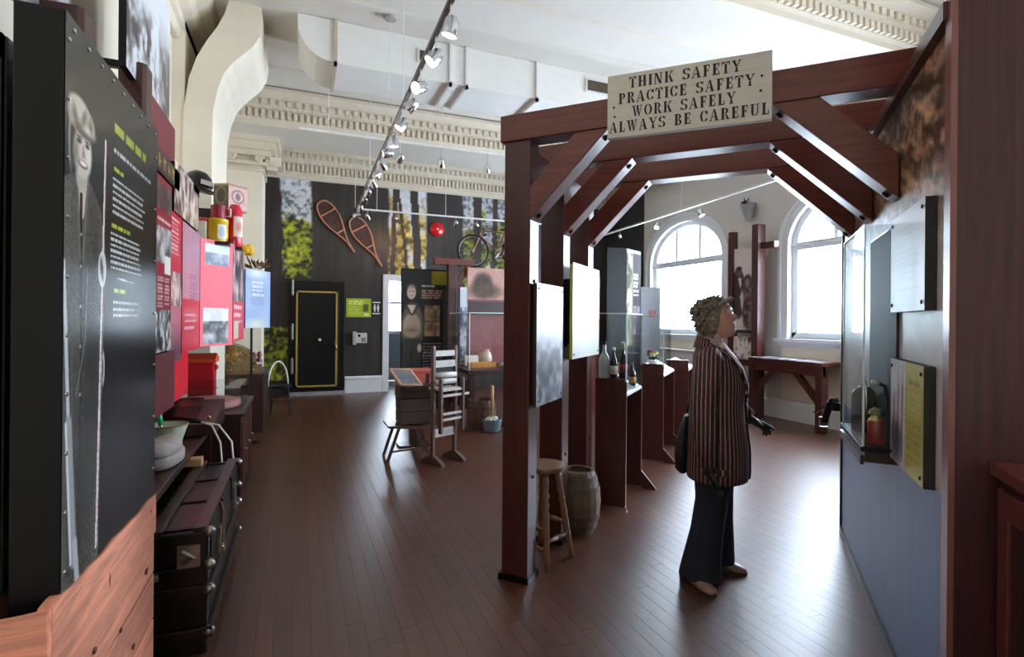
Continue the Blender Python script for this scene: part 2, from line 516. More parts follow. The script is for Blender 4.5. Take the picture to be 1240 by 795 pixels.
# window wall with arched openings
WC = (8.6, 5.09, 1.58, -1.93)  # last two windows are unseen, kept as fill light for the foreground
HWI, SZ, SPZ, RISE = 1.06, 1.27, 2.74, 0.78
def arch_z(y, yc, hw=HWI, rise=RISE):
    q = 1 - ((y - yc) / hw) ** 2
    return SPZ + rise * math.sqrt(max(q, 0))
def wall_seg(name, ya, yb, m, wins):
    g = G(); cuts = [ya]
    for yc in wins: cuts += [yc - HWI, yc + HWI]
    cuts.append(yb)
    XO = XR + .3
    for i in range(0, len(cuts), 2):
        g.box(XR, cuts[i], 0, XO, cuts[i + 1], ZC)
    for yc in wins:
        g.box(XR, yc - HWI, 0, XO, yc + HWI, SZ)
        N = 28
        ys = [yc - HWI * math.cos(math.pi * k / N) for k in range(N + 1)]
        poly = [(y, arch_z(y, yc)) for y in ys] + [(yc + HWI, ZC), (yc - HWI, ZC)]
        for k in range(N):
            a, b = ys[k], ys[k + 1]
            za, zb = arch_z(a, yc), arch_z(b, yc)
            g.hexa([(XR, a, za), (XO, a, za), (XO, b, zb), (XR, b, zb), (XR, a, ZC), (XO, a, ZC), (XO, b, ZC), (XR, b, ZC)])
    return g.build(name, m, kind='structure')
wall_seg('wall_right', YF, 9.93, WALLGREY, sorted(WC))
G().box(XR - .01, 9.93, 0, XR + .3, YB, ZC).build('wall_right_dark', DARKWALL, kind='structure')
G().box(XL - .15, YF - .15, 0, XR + .3, YF, ZC).build('wall_front', PLASTER, kind='structure')

def arch_path(yc, hw, z0, rise, n=28):
    p = [(yc - hw, z0)]
    p += [(yc - hw * math.cos(math.pi * k / n), SPZ + rise * math.sin(math.pi * k / n)) for k in range(n + 1)]
    return p + [(yc + hw, z0)]
def band(g, pa, pb, x0, x1):
    for k in range(len(pa) - 1):
        (a, za), (b, zb) = pa[k], pa[k + 1]; (c, zc), (d, zd) = pb[k], pb[k + 1]
        g.hexa([(x0, a, za), (x1, a, za), (x1, b, zb), (x0, b, zb), (x0, c, zc), (x1, c, zc), (x1, d, zd), (x0, d, zd)])
    return g
WFRAME = mat('window_frame_white', (222, 226, 230), 0.4, var=0.03)
for n, yc in enumerate(WC):
    w = band(G(), arch_path(yc, HWI - .10, SZ + .1, RISE - .08), arch_path(yc, HWI, SZ, RISE), XR + .08, XR + .2)
    w.box(XR + .08, yc - HWI, SZ, XR + .2, yc + HWI, SZ + .1)
    w = w.build('window_%d' % (n + 1), WFRAME, kind='structure')
    c = band(G(), arch_path(yc, HWI - .01, SZ, RISE - .01), arch_path(yc, HWI + .15, SZ, RISE + .15), XR - .03, XR)
    c = band(c, arch_path(yc, HWI + .11, SZ, RISE + .11), arch_path(yc, HWI + .16, SZ, RISE + .16), XR - .055, XR - .02)
    c.build('window_casing', WFRAME, w)
    G().box(XR + .07, yc - HWI + .02, SPZ - .09, XR + .2, yc + HWI - .02, SPZ + .03).box(XR + .04, yc - HWI + .01, SPZ - .02, XR + .1, yc + HWI - .01, SPZ + .02).build('transom', WFRAME, w)
    for dy in (-.34, .34):
        G().box(XR + .1, yc + dy - .035, SPZ + .03, XR + .18, yc + dy + .035, arch_z(yc + dy, yc) - .05).build('mullion', WFRAME, w)
    G().box(XR - .1, yc - HWI - .2, SZ - .05, XR + .1, yc + HWI + .2, SZ).prism([(XR - .06, SZ - .05), (XR - .03, SZ - .12), (XR, SZ - .12), (XR, SZ - .05)], 'y', yc - HWI - .15, yc + HWI + .15).build('window_sill', WFRAME, w)
    G().box(XR + .145, yc - HWI + .05, SZ + .05, XR + .15, yc + HWI - .05, SPZ - .04).build('lower_pane', MATS['window_glass'], w)
    for a, b in ((-HWI + .06, -.36), (-.33, .33), (.36, HWI - .06)):
        N = 8; ys = [yc + a + (b - a) * k / N for k in range(N + 1)]
        G().prism([(y, arch_z(y, yc) - .05) for y in ys] + [(yc + b, SPZ), (yc + a, SPZ)], 'x', XR + .145, XR + .15).build('upper_pane', MATS['window_glass'], w)
    # panelled apron under the sill
    G().box(XR - .02, yc - HWI - .1, .32, XR, yc + HWI + .1, SZ - .12).box(XR - .035, yc - HWI - .1, .95, XR - .015, yc + HWI + .1, 1.0).build('apron_panel', PLASTER, w)
    pd = bpy.data.lights.new('sky_portal', 'AREA'); pd.shape = 'RECTANGLE'; pd.size = 2 * HWI; pd.size_y = 2.3
    pd.cycles.is_portal = True
    po = bpy.data.objects.new('sky_portal', pd); COL.objects.link(po)
    po.matrix_world = Matrix.Translation((XR + .33, yc, 2.4)) @ Matrix.Rotation(rad(90), 4, 'Y')
b = G().prism([(XR - .03, 0), (XR, 0), (XR, .3), (XR - .015, .3), (XR - .03, .24)], 'y', YF, 9.93).build('baseboard_right', TRIM, kind='structure')

# cornices and ceiling beams with dentils
CORN = mat('cornice_plaster', (218, 206, 186), 0.6, var=0.05)
def dentil_course(name, parent, along, a, b, fixed, z0, z1, dep, step=.085, m=CORN, sgn=-1):
    g = G(); t = a
    while t < b - step * .5:
        if along == 'x': g.box(t, fixed, z0, t + step * .58, fixed + sgn * dep, z1)
        else: g.box(fixed, t, z0, fixed + sgn * dep, t + step * .58, z1)
        t += step
    return g.build(name, m, parent, kind='stuff')
def cornice(name, y, xa, xb, zb, zt, dep=.34):
    h = zt - zb
    prof = [(y, zb), (y - .03, zb), (y - .05, zb + .05 * h), (y - .05, zb + .12 * h), (y - .08, zb + .16 * h), (y - .08, zb + .42 * h), (y - .12, zb + .46 * h), (y - .18, zb + .55 * h), (y - .18, zb + .72 * h), (y - dep * .8, zb + .85 * h), (y - dep, zb + .9 * h), (y - dep, zt), (y, zt)]
    c = G().prism(prof, 'x', xa, xb).build(name, CORN, kind='structure')
    dentil_course('dentil_course', c, 'x', xa + .02, xb, y - .08, zb + .2 * h, zb + .4 * h, .05)
    dentil_course('egg_and_dart_course', c, 'x', xa + .02, xb, y - .18, zb + .58 * h, zb + .7 * h, .025, .11)
    return c
cornice('trim_1', YB, XL, XR, 4.27, ZC)
# beam nearer the back wall, and the one overhead
for i, (y0, y1, zb) in enumerate(((8.9, 9.75, 4.42), (3.9, 4.6, 4.5))):
    bmm = G().box(XL, y0, zb, XR, y1, ZC).build('trim_%d' % (i + 2), CEIL, kind='structure')
    h = ZC - zb - .02
    prof = [(y0, zb), (y0 - .05, zb), (y0 - .06, zb + .12 * h), (y0 - .1, zb + .18 * h), (y0 - .1, zb + .42 * h), (y0 - .17, zb + .5 * h), (y0 - .17, zb + .7 * h), (y0 - .28, zb + .9 * h), (y0 - .28, zb + h), (y0, zb + h)]
    G().prism(prof, 'x', XL, XR).build('beam_cornice', CORN, bmm)
    dentil_course('dentil_course', bmm, 'x', XL, XR, y0 - .1, zb + .2 * h, zb + .41 * h, .05, .09)
    dentil_course('egg_and_dart_course', bmm, 'x', XL, XR, y0 - .17, zb + .54 * h, zb + .7 * h, .03, .12)
    prof2 = [(2 * y1 - 0 - p[0] + (y0 - y1), p[1]) for p in prof]
    G().prism(prof2, 'x', XL, XR).build('beam_cornice', CORN, bmm)
# cornice along the left wall, and strip mouldings across the ceiling
pr = [(XL, 4.45), (XL + .06, 4.45), (XL + .08, 4.55), (XL + .12, 4.57), (XL + .12, 4.66), (XL + .2, 4.7), (XL + .24, 4.78), (XL + .34, 4.86), (XL + .38, 4.95), (XL, 4.95)]
G().prism(pr, 'y', YF, YB).build('trim_4', CORN, kind='structure')
G().prism([(XR - (p[0] - XL), p[1]) for p in pr], 'y', YF, YB).build('trim_5', CORN, kind='structure')
for i, (ya, yb, d) in enumerate(((5.25, 5.5, .05), (5.95, 6.07, .03), (4.95, 5.03, .03), (7.9, 8.05, .04))):
    G().prism([(ya, ZC), (ya + .02, ZC - d), (yb - .02, ZC - d), (yb, ZC)], 'x', XL, XR).build('trim_%d' % (6 + i), CEIL, kind='structure')
SLOT = mat('slot_dark', (62, 54, 50), 0.5)
for (x0, y0, x1, y1, nm) in ((5.58, 4.66, 5.66, 5.02, 'near the dentilled beam over the timber arches'), (2.28, 7.2, 2.36, 7.75, 'behind the white duct')):
    s_ = T('ceiling_diffuser', 'dark narrow linear air diffuser in the ceiling ' + nm, 'diffuser', ((x0 + x1) / 2, (y0 + y1) / 2, ZC - .03))
    G().box(x0, y0, ZC - .03, x1, y1, ZC - .004).build('slot', SLOT, s_)
    G().box(x0 - .015, y0, ZC - .035, x0, y1, ZC - .002).box(x1, y0, ZC - .035, x1 + .015, y1, ZC - .002).build('rim', TRIM, s_)

# plaster pilasters on the left wall
YS0, YS1 = 6.5, 7.75
Lc = [(-1.25, 0), (-1.14, 0), (-1.14, 3.4), (-1.13, 3.74), (-1.09, 4.05), (-1.02, 4.28), (-.93, 4.47), (-.83, 4.64), (-.76, 4.80), (-.72, ZC)]
Rc = [(-.87, 0), (-.87, 3.4), (-.86, 3.75), (-.82, 3.98), (-.76, 4.16), (-.68, 4.28), (-.58, 4.39), (-.48, 4.50), (-.41, 4.63), (-.385, 4.78), (-.40, ZC)]
G().prism(Lc[1:] + Rc[::-1], 'y', YS0, YS1).box(XL, YS0 + .02, 0, -1.13, YS1, ZC).build('wall_left_scroll_pilaster', PLASTER, kind='structure')
pil = G().box(XL, 9.6, 0, -.55, 10.3, 3.92).build('wall_left_pilaster', PLASTER, kind='structure')
cp = G()
for (x1, y0, z0, z1) in ((-.52, 9.57, 3.90, 3.95), (-.5, 9.55, 4.0, 4.06), (-.44, 9.49, 4.14, 4.22), (-.36, 9.41, 4.22, 4.34), (-.30, 9.35, 4.34, 4.5), (-.26, 9.31, 4.5, ZC)):
    cp.box(XL, y0, z0, x1, 10.3, z1)
cp.box(XL, 9.62, 3.9, -.57, 10.2, 4.3)
cp.build('pilaster_capital', CORN, pil)
vol = G()
for (cx_, cz_) in ((-.60, 4.1), (-1.0, 4.1)):
    vol.tube([(cx_ + .07 * (1 - k / 26) * math.cos(k * .55), 9.53, cz_ + .07 * (1 - k / 26) * math.sin(k * .55)) for k in range(24)], .018, 6)
vol.build('capital_volutes', CORN, pil)
bx = G().box(-.52, 9.72, 4.05, -.28, 10.1, 4.2).box(-.5, 9.74, 3.98, -.34, 10.05, 4.05).build('capital_bracket', CORN, pil)

# boxed-in air duct under the ceiling
du = T('air_duct', 'white boxed air duct with a rounded end hung under the ceiling', 'duct', (2.5, 6.8, 4.4))
arcp = [(.37 - .40 * math.sin(rad(a_)), 4.86 - .40 * math.cos(rad(a_)) * 1.0) for a_ in (90, 78, 66, 54, 42, 30, 18, 8, 0)]
G().prism([(5.6, 4.46), (5.6, ZC - .005)] + [(-.03, ZC - .005)] + arcp, 'y', 6.45, 7.2).build('duct_body', mat('duct_white', (234, 232, 226), 0.55, var=0.03), du)
for (x0, x1, z0, z1) in ((1.35, 1.60, 4.67, 4.79), (3.68, 4.10, 4.70, 4.84)):
    v_ = G().box(x0 - .03, 6.43, z0 - .03, x1 + .03, 6.452, z1 + .03).build('vent_grille', TRIM, du)
    G().box(x0, 6.424, z0, x1, 6.432, z1).build('vent_opening', mat('vent_brown', (66, 54, 38), 0.5), v_)
    sl = G()
    for k in range(5): sl.box(x0, 6.418, z0 + (k + .3) * (z1 - z0) / 5, x1, 6.426, z0 + (k + .55) * (z1 - z0) / 5)
    sl.build('vent_slats', mat('vent_slat', (110, 94, 66), 0.4), v_)
for x_ in (.36, 1.72, 1.93, 2.9):
    G().box(x_, 6.42, 4.42, x_ + .035, 6.46, ZC - .01).box(x_, 6.42, 4.42, x_ + .035, 7.21, 4.465).build('duct_strap', WHITE if x_ > 1 else mat('strap_beige', (196, 178, 160), .5), du)
sd = T('smoke_detector', 'round grey smoke detector with a thin hanging wire on ceiling', 'smoke detector', (.94, 6.1, ZC - .05))
G().lathe([(.02, -.06), (.07, -.05), (.085, -.02), (.085, 0)], 20, (.94, 6.1, ZC)).build('detector_body', mat('detector_grey', (158, 152, 146), .5), sd, smooth='auto')
G().tube([(.94, 6.1, ZC - .05), (.93, 6.1, 4.1)], .004, 5).build('hanging_wire', WHITE, sd)
# ------------------------------------------------------------------ the timber-framed passage, turned 46.5 degrees in the room
PRZ = rad(-46.5)
PM = Matrix.Translation((1.237, 2.812, 0)) @ Matrix.Rotation(PRZ, 4, 'Z')
def PT(name, label, cat, s, t, z=0, group=None, rz=0.0):
    w = PM @ Vector((s, t, z))
    return T(name, label, cat, w, PRZ + rz, group)

ords = ('first timber arch from the lettered sign, carrying the sign', 'middle timber arch between the sign arch and the one by the bottle case', 'timber arch furthest from the lettered sign, next to the bottle case')
TD = .13
for k, t0 in enumerate((0.0, .59, 1.18)):
    a = PT('timber_arch', 'dark red-brown ' + ords[k], 'timber arch', -.08, t0 + .07, 0, 'timber arches of the passage')
    G().box(-.165, t0, 0, 0, t0 + .14, 2.565).build('post', TIMBER_V, a, PM, bevel=.006)
    G().box(-.19, t0 - .012, 2.565, 1.92, t0 + TD, 2.72).build('crossbeam', TIMBER_X, a, PM, bevel=.006)
    for sg in (0, 1):
        if sg == 0: q = [(.0, 2.10), (.46, 2.564), (.27, 2.564), (0, 2.29)]
        else: q = [(1.755, 2.07), (1.25, 2.564), (1.45, 2.564), (1.755, 2.265)]
        br = G().prism(q, 'y', t0 - .008, t0 + .125).build('brace', TIMBER_X, a, PM, bevel=.005)
        for f_ in (.07, .93):
            p0, p1 = Vector((q[0][0], 0, q[0][1])), Vector((q[1][0], 0, q[1][1]))
            c_ = p0.lerp(p1, f_); nrm = Vector(((-1 if sg else 1) * .7, 0, -.7))
            G().lathe([(.017, 0), (.017, .008), (.010, .014)], 6, (c_.x, t0 + .055, c_.z), Matrix.Rotation(math.atan2(nrm.x, nrm.z), 4, 'Y')).build('bolt_head', BLACKM, br, PM)
    if k < 2:
        G().box(-.15, t0 + .14, 2.40, -.02, t0 + .59, 2.54).build('side_rail', TIMBER_Y, a, PM, bevel=.005)
    G().box(-.18, t0 - .012, 0, .012, t0 + .152, .035).build('post_shoe', BLACKM, a, PM)
    for (zz) in (1.35, 1.75, .6):
        G().lathe([(.011, 0), (.011, .006), (.006, .010)], 8, (0, t0 + .07, zz), Matrix.Rotation(rad(90), 4, 'Y')).build('bolt_head', BLACKM, a, PM)

# lettered sign
sg = PT('safety_sign', 'weathered white board with black stencilled safety lettering on timber arch', 'sign', .855, -.03, 2.485)
SW, SH = .79, .325
G().prism([(.46, 2.49), (1.25, 2.477), (1.25, 2.805), (.46, 2.822)], 'y', -.045, -.015).build('board', mat('sign_offwhite', (203, 198, 188), 0.55, var=0.10, scale=5, stretch=(1, 1, 6), bump=.05), sg, PM, bevel=.003)
def arcseg(cx, cy, rx, ry, a0, a1, tx=.2, ty=.09, n=9):
    o = []; i_ = []
    for k in range(n + 1):
        t = rad(a0 + (a1 - a0) * k / n)
        o.append((cx + rx * math.cos(t), cy + ry * math.sin(t)))
        i_.append((cx + (rx - tx) * math.cos(t), cy + (ry - ty) * math.sin(t)))
    return [[o[k], o[k + 1], i_[k + 1], i_[k]] for k in range(n)]
def R(x0, y0, x1, y1): return [(x0, y0), (x1, y0), (x1, y1), (x0, y1)]
def stem(x, w=.235, s=.07): return [R(x, 0, x + w, 1), R(x - s, .93, x + w + s, 1), R(x - s, 0, x + w + s, .07)]
GL = {
 'T': (.7, [R(0, .87, .31, 1), R(.39, .87, .7, 1), R(0, .7, .08, .88), R(.62, .7, .7, .88), R(.25, .05, .45, .83), R(.16, 0, .54, .07)]),
 'H': (.84, stem(.1) + stem(.54) + [R(.33, .45, .51, .55)]),
 'I': (.4, stem(.1)),
 'N': (.82, [R(.1, 0, .19, 1), R(.62, 0, .71, 1), [(.1, 1), (.32, 1), (.71, .02), (.5, .02)], R(0, .93, .2, 1), R(0, 0, .28, .07), R(.52, .93, .82, 1)]),
 'K': (.84, stem(.1) + [[(.34, .42), (.44, .5), (.76, .95), (.64, .95)], [(.42, .52), (.54, .64), (.84, .02), (.6, .02)], R(.56, .93, .84, 1), R(.54, 0, .86, .07)]),
 'S': (.66, arcseg(.33, .73, .32, .27, 20, 80) + arcseg(.33, .73, .32, .27, 100, 262) + arcseg(.33, .27, .33, .27, -80, 82) + arcseg(.33, .27, .33, .27, -160, -100) + [R(.58, .7, .65, .98), R(0, .02, .07, .3)]),
 'A': (.84, [[(.06, .02), (.14, .02), (.42, .98), (.36, .98)], [(.54, .02), (.78, .02), (.5, 1), (.36, 1)], R(.26, .3, .52, .38), R(0, 0, .24, .07), R(.48, 0, .84, .07)]),
 'F': (.66, stem(.1) + [R(.33, .9, .62, 1), R(.54, .7, .62, .92), R(.33, .46, .48, .55), R(.44, .36, .5, .66)]),
 'E': (.68, stem(.1) + [R(.33, .9, .62, 1), R(.54, .7, .62, .92), R(.33, .46, .48, .55), R(.44, .36, .5, .66), R(.33, 0, .64, .1), R(.56, .08, .64, .32)]),
 'Y': (.82, [[(.06, .96), (.28, .96), (.5, .46), (.33, .42)], [(.66, .96), (.74, .96), (.5, .44), (.44, .5)], R(.32, .05, .51, .4), R(.23, 0, .6, .07), R(0, .93, .36, 1), R(.56, .93, .82, 1)]),
 'P': (.7, stem(.1) + arcseg(.36, .72, .33, .28, -82, 82)),
 'R': (.8, stem(.1) + arcseg(.36, .73, .33, .27, -80, 82) + [[(.4, .44), (.54, .46), (.78, .02), (.56, .02)], R(.54, 0, .82, .07)]),
 'C': (.72, arcseg(.38, .5, .37, .5, 105, 255) + arcseg(.38, .5, .36, .5, 25, 78) + arcseg(.38, .5, .36, .5, -78, -25) + [R(.64, .64, .71, .98)]),
 'W': (1.1, [[(.08, .97), (.28, .97), (.44, .02), (.3, .02)], [(.5, .9), (.57, .9), (.42, .02), (.36, .02)], [(.46, .97), (.66, .97), (.8, .02), (.67, .02)], [(.92, .97), (1.0, .97), (.78, .02), (.72, .02)], R(0, .93, .36, 1), R(.4, .93, .7, 1), R(.82, .93, 1.1, 1)]),
 'O': (.78, arcseg(.39, .5, .39, .5, 98, 262) + arcseg(.39, .5, .39, .5, -82, 82)),
 'L': (.66, stem(.1) + [R(.33, 0, .62, .1), R(.54, .08, .62, .36)]),
 'B': (.76, stem(.1) + arcseg(.36, .75, .31, .25, -80, 82) + arcseg(.36, .26, .36, .26, -82, 80)),
 'U': (.82, [R(.1, .3, .3, 1), R(0, .93, .4, 1), R(.6, .3, .69, 1), R(.5, .93, .8, 1)] + arcseg(.395, .32, .295, .32, 182, 262, .19, .1) + arcseg(.395, .32, .295, .32, 278, 358, .1, .1)),
 ' ': (.55, [])}
INK = mat('stencil_ink', (26, 22, 20), 0.6, var=.2)
for txt, u0, u1, vc in (('THINK SAFETY', .145, .83, .845), ('PRACTICE SAFETY', .075, .905, .61), ('WORK SAFELY', .165, .80, .385), ('ALWAYS BE CAREFUL', .015, .985, .165)):
    wt = sum(GL[ch][0] + .14 for ch in txt) - .14
    sx = (u1 - u0) * SW / wt; hh = .057
    g = G(); x_ = .46 + u0 * SW
    for ch in txt + ' ':
        if ch == ' ' and g.v:
            g.build('lettered_word', INK, sg, PM); g = G()
        w_, polys = GL[ch]
        for q in polys:
            vs = []
            for (a_, b_) in q:
                ss = x_ + a_ * sx; fr = (ss - .46) / SW
                zb_ = 2.49 - .013 * fr; zt_ = 2.822 - .017 * fr
                vs.append((ss, -.0462, zb_ + (zt_ - zb_) * vc + (b_ - .5) * hh))
            g.add(vs, [tuple(range(len(vs)))])
        x_ += (w_ + .14) * sx
for (ss, zz) in ((.495, 2.65), (1.205, 2.69), (1.20, 2.62), (.50, 2.6)):
    G().lathe([(.006, 0), (.005, .004)], 8, (ss, -.046, zz), Matrix.Rotation(rad(90), 4, 'X')).build('nail_head', BLACKM, sg, PM)

# the exhibit wall on the far side of the passage
ew = PT('exhibit_partition', 'tall blue exhibit partition with a carved-wood mural band, standing along passage', 'partition', 1.85, .5)
SWL = 1.762
BLUE = mat('blue_laminate', (98, 120, 160), 0.38, var=0.12, scale=5, stretch=(4, 4, .4), bump=.03, spec=.3)
G().box(SWL, -.685, 0, 1.93, 1.65, .95).build('lower_panel', BLUE, ew, PM)
G().box(SWL + .004, -.685, .95, 1.93, 1.65, 2.505).build('upper_core', mat('partition_core', (150, 140, 132), .5), ew, PM)
G().box(SWL - .015, -.685, 0, SWL, 1.65, .06).build('skirting', DARKWOOD, ew, PM)
G().box(SWL - .03, -.685, 2.505, 1.94, 1.68, 2.563).build('top_rail', TIMBER_Y, ew, PM)
G().box(SWL - .012, 1.65, 0, 1.94, 1.68, 2.505).build('end_board', DARKWOOD_V, ew, PM)
c = Canvas(2.33, 1.553, .011, (150, 120, 96))
gr = vnoise(c.U * 5 + c.V * 8, c.V * 26 - c.U * 12, 41, 5); g2 = vnoise(c.U * 20, c.V * 20, 42, 4)
c.C[:] = np.array((62, 40, 28)) + np.clip((gr[..., None] - .28) * 2.0, 0, 1) * np.array((170, 138, 110))
c.blend(np.clip((g2 - .54) * 7, 0, 1) * .7, (58, 38, 30)); c.blend(np.clip((.40 - g2) * 7, 0, 1) * .5, (226, 196, 160))
glare_fade = np.clip((1.12 - c.V) / .25, 0, 1)  # window glare painted as a pale haze over the lower mural
c.blend(glare_fade * .9, (214, 210, 208))
c.build('carved_wood_mural', ew, (SWL, -.685, .95), (0, 1, 0), m='print_satin', M=PM)
col = PT('timber_column', 'broad dark-stained wooden column closing the end of the blue partition', 'column', 1.95, -.75)
G().box(1.755, -.72, 0, 2.6, -.69, 4.2).build('column_face', COLUMN, col, PM)
G().box(1.745, -.722, 0, 1.762, -.66, 4.2).build('corner_bead', mat('bead_rose', (132, 84, 80), .3, var=.2), col, PM)
G().box(1.945, -.69, 0, 2.6, -.5, 4.2).build('column_back', DARKWOOD_V, col, PM)
cb = PT('panelled_counter', 'dark red wooden counter with a framed door beside the stained column', 'counter', 2.0, -1.0)
G().box(1.87, -1.7, 0, 2.55, -.725, 1.06).build('carcass', DARKWOOD_V, cb, PM)
G().box(1.845, -1.72, 1.06, 2.6, -.725, 1.10).build('counter_top', mat('counter_red', (96, 44, 40), .35, var=.3, stretch=(4, .4, 4), scale=6), cb, PM, bevel=.006)
dr = G().box(1.855, -.83, .05, 1.872, -.76, 1.03).box(1.855, -1.68, .05, 1.872, -1.58, 1.03).box(1.855, -1.6, .95, 1.872, -.8, 1.03).box(1.855, -1.6, .05, 1.872, -.8, .15).build('door_frame', mat('counter_red', (96, 44, 40)), cb, PM, bevel=.004)
G().box(1.865, -1.58, .15, 1.869, -.83, .95).build('door_panel', DARKWOOD_V, cb, PM)

# printed boards standing off the partition
def wall_board(name, label, t0, t1, z0, z1, cv):
    b_ = PT(name, label, 'sign', SWL - .02, (t0 + t1) / 2, z0)
    G().box(SWL - .035, t0, z0, SWL - .001, t1, z1).build('backing_board', mat('board_edge', (40, 36, 40), .5), b_, PM)
    cv.build('print', b_, (SWL - .0365, t1, z0), (0, -1, 0), m='print_satin', M=PM)
    for tt in (t0 + .03, t1 - .03):
        for zz in (z0 + .03, z1 - .03):
            G().lathe([(.008, 0), (.008, .003), (.004, .005)], 8, (SWL - .037, tt, zz), Matrix.Rotation(rad(-90), 4, 'Y')).build('screw_head', BLACKM, b_, PM)
c = Canvas(.515, .40, .008, (206, 208, 214)).noise(8, 6, 3)  # glare wash painted into the print: pale ground, faint text
c.text(.06, .33, .45, 12, .022, .006, (190, 192, 198), 4)
wall_board('text_board', 'pale grey text board screwed to the upper partition beside the glass case', -.53, -.015, 1.568, 1.968, c)
c = Canvas(.50, .43, .006, (196, 186, 196)).noise(14, 9, 8)
c.rect(.25, 0, .5, .43, (186, 176, 66))
for i in range(7):
    c.line((.02 + i * .035, .06 + .03 * math.sin(i * 2)), (.04 + i * .033, .36 + .04 * math.cos(i * 3)), .010, (120, 82, 100) if i % 2 else (232, 226, 228))
c.ell(.1, .10, .09, .08, (70, 68, 84), .5); c.ell(.05, .33, .05, .06, (226, 224, 226), .4)
c.text(.30, .365, .47, 1, .03, .018, (110, 100, 40), 1, .1, .6)
c.text(.275, .32, .48, 6, .016, .007, (214, 206, 120), 2, .15)
c.text(.275, .21, .48, 11, .015, .005, (120, 112, 40), 3, .15)
wall_board('text_board', 'yellow text board with a mauve photograph on the partition under the grey board', -.53, -.03, .94, 1.37, c)

# shallow glass wall case with its shelf
gc = PT('glass_wall_case', 'shallow glass wall case with black back panel and dark shelf on partition', 'display case', 1.69, .28, .92)
G().box(SWL - .012, .0, .96, SWL - .003, .60, 1.96).build('back_panel', mat('felt_charcoal', (44, 42, 48), .6, var=.2, scale=30), gc, PM)
sh = G().box(1.62, -.01, .945, SWL - .002, .62, .968).build('shelf', BLACK, gc, PM, bevel=.003)
G().box(1.635, -.01, .90, SWL - .002, .62, .945).box(1.618, -.012, .89, 1.632, .63, .93).build('shelf_rail', DARKWOOD, sh, PM)
GLS = MATS['case_glass']
for nm, q in (('front_glass', (1.628, .0, .968, 1.633, .6, 1.96)), ('end_glass', (1.633, .0, .968, SWL - .013, .005, 1.96)), ('end_glass', (1.633, .595, .968, SWL - .013, .6, 1.96)), ('top_glass', (1.633, .005, 1.955, SWL - .013, .595, 1.96))):
    G().box(*q).build(nm, GLS, gc, PM)
EDGE = mat('glass_edge', (214, 226, 226), .15, var=.05)
G().box(1.626, -.002, .968, 1.634, .006, 1.962).box(1.626, .594, .968, 1.634, .602, 1.962).box(1.626, 0, 1.956, 1.634, .6, 1.962).build('glass_edge_strips', EDGE, gc, PM)
# things in and by the case
lamp = PT('carbide_lamp_can', 'red metal can with brass cap and curved black spout in glass case', 'can', 1.695, .09, .968)
G().lathe([(.034, 0), (.036, .004), (.036, .10), (.032, .108)], 20, (1.695, .09, .968)).build('can_body', mat('can_red', (150, 30, 30), .3, var=.2), lamp, PM, smooth='auto')
g = G().lathe([(.032, .108), (.022, .122), (.022, .132), (.010, .14)], 16, (1.695, .09, .968)).build('cap', BRASS, lamp, PM, smooth='auto')
g = G(); r_ = random.Random(4)
for k in range(14):
    a_ = r_.random() * 6.28
    g.ball((1.695 + .018 * math.cos(a_) - .008, .09 + .018 * math.sin(a_), 1.105 + r_.random() * .022), .009, 6, 4)
g.build('frayed_wick', mat('wick_cream', (196, 182, 140), .7, var=.3), lamp, PM, smooth=True)
G().tube([(1.71, .09, 1.07), (1.728, .09, 1.12), (1.735, .088, 1.18), (1.725, .08, 1.235), (1.70, .075, 1.245)], .008, 8).build('spout', BLACKM, lamp, PM, smooth=True)
G().tube([(1.70, .075, 1.245), (1.672, .07, 1.252)], .012, 8).build('spout_tip', mat('tip_cream', (206, 206, 186), .4), lamp, PM, smooth=True)
drm = PT('metal_lantern', 'black domed metal lantern with wire handle in the glass case', 'lantern', 1.695, .40, .968)
G().lathe([(.05, 0), (.055, .01), (.055, .17), (.05, .20), (.03, .225), (.01, .23)], 24, (1.695, .40, .968)).build('lantern_body', mat('lantern_black', (28, 28, 32), .25, metal=.5), drm, PM, smooth='auto')
G().tube([(1.695, .455, 1.0), (1.695, .47, 1.1), (1.695, .46, 1.2), (1.695, .40, 1.25), (1.695, .34, 1.2), (1.695, .33, 1.1), (1.695, .345, 1.0)], .005, 6).build('wire_handle', CHROME, drm, PM, smooth=True)
st = PT('leather_strap', 'black leather strap with a steel buckle hanging off the partition end', 'strap', 1.70, 1.70, .85)
pts = [(1.735, 1.69, .92), (1.72, 1.73, .96), (1.70, 1.76, .93), (1.68, 1.78, .85), (1.66, 1.79, .77)]
g = G()
for i in range(4): g.bar(pts[i], pts[i + 1], .045, .008, (0, 1, 0.3))
g.build('strap_loop', BLACK, st, PM)
pts = [(1.72, 1.70, .91), (1.66, 1.76, .89), (1.60, 1.80, .84)]
g = G()
for i in range(2): g.bar(pts[i], pts[i + 1], .04, .008)
g.build('strap_end', BLACK, st, PM)
G().tube([(1.63, 1.79, .74), (1.69, 1.79, .74), (1.69, 1.79, .81), (1.63, 1.79, .81)], .006, 6, True).build('buckle', CHROME, st, PM)
G().box(1.70, 1.675, .88, 1.76, 1.70, .94).build('hanger_block', BLACK, st, PM)

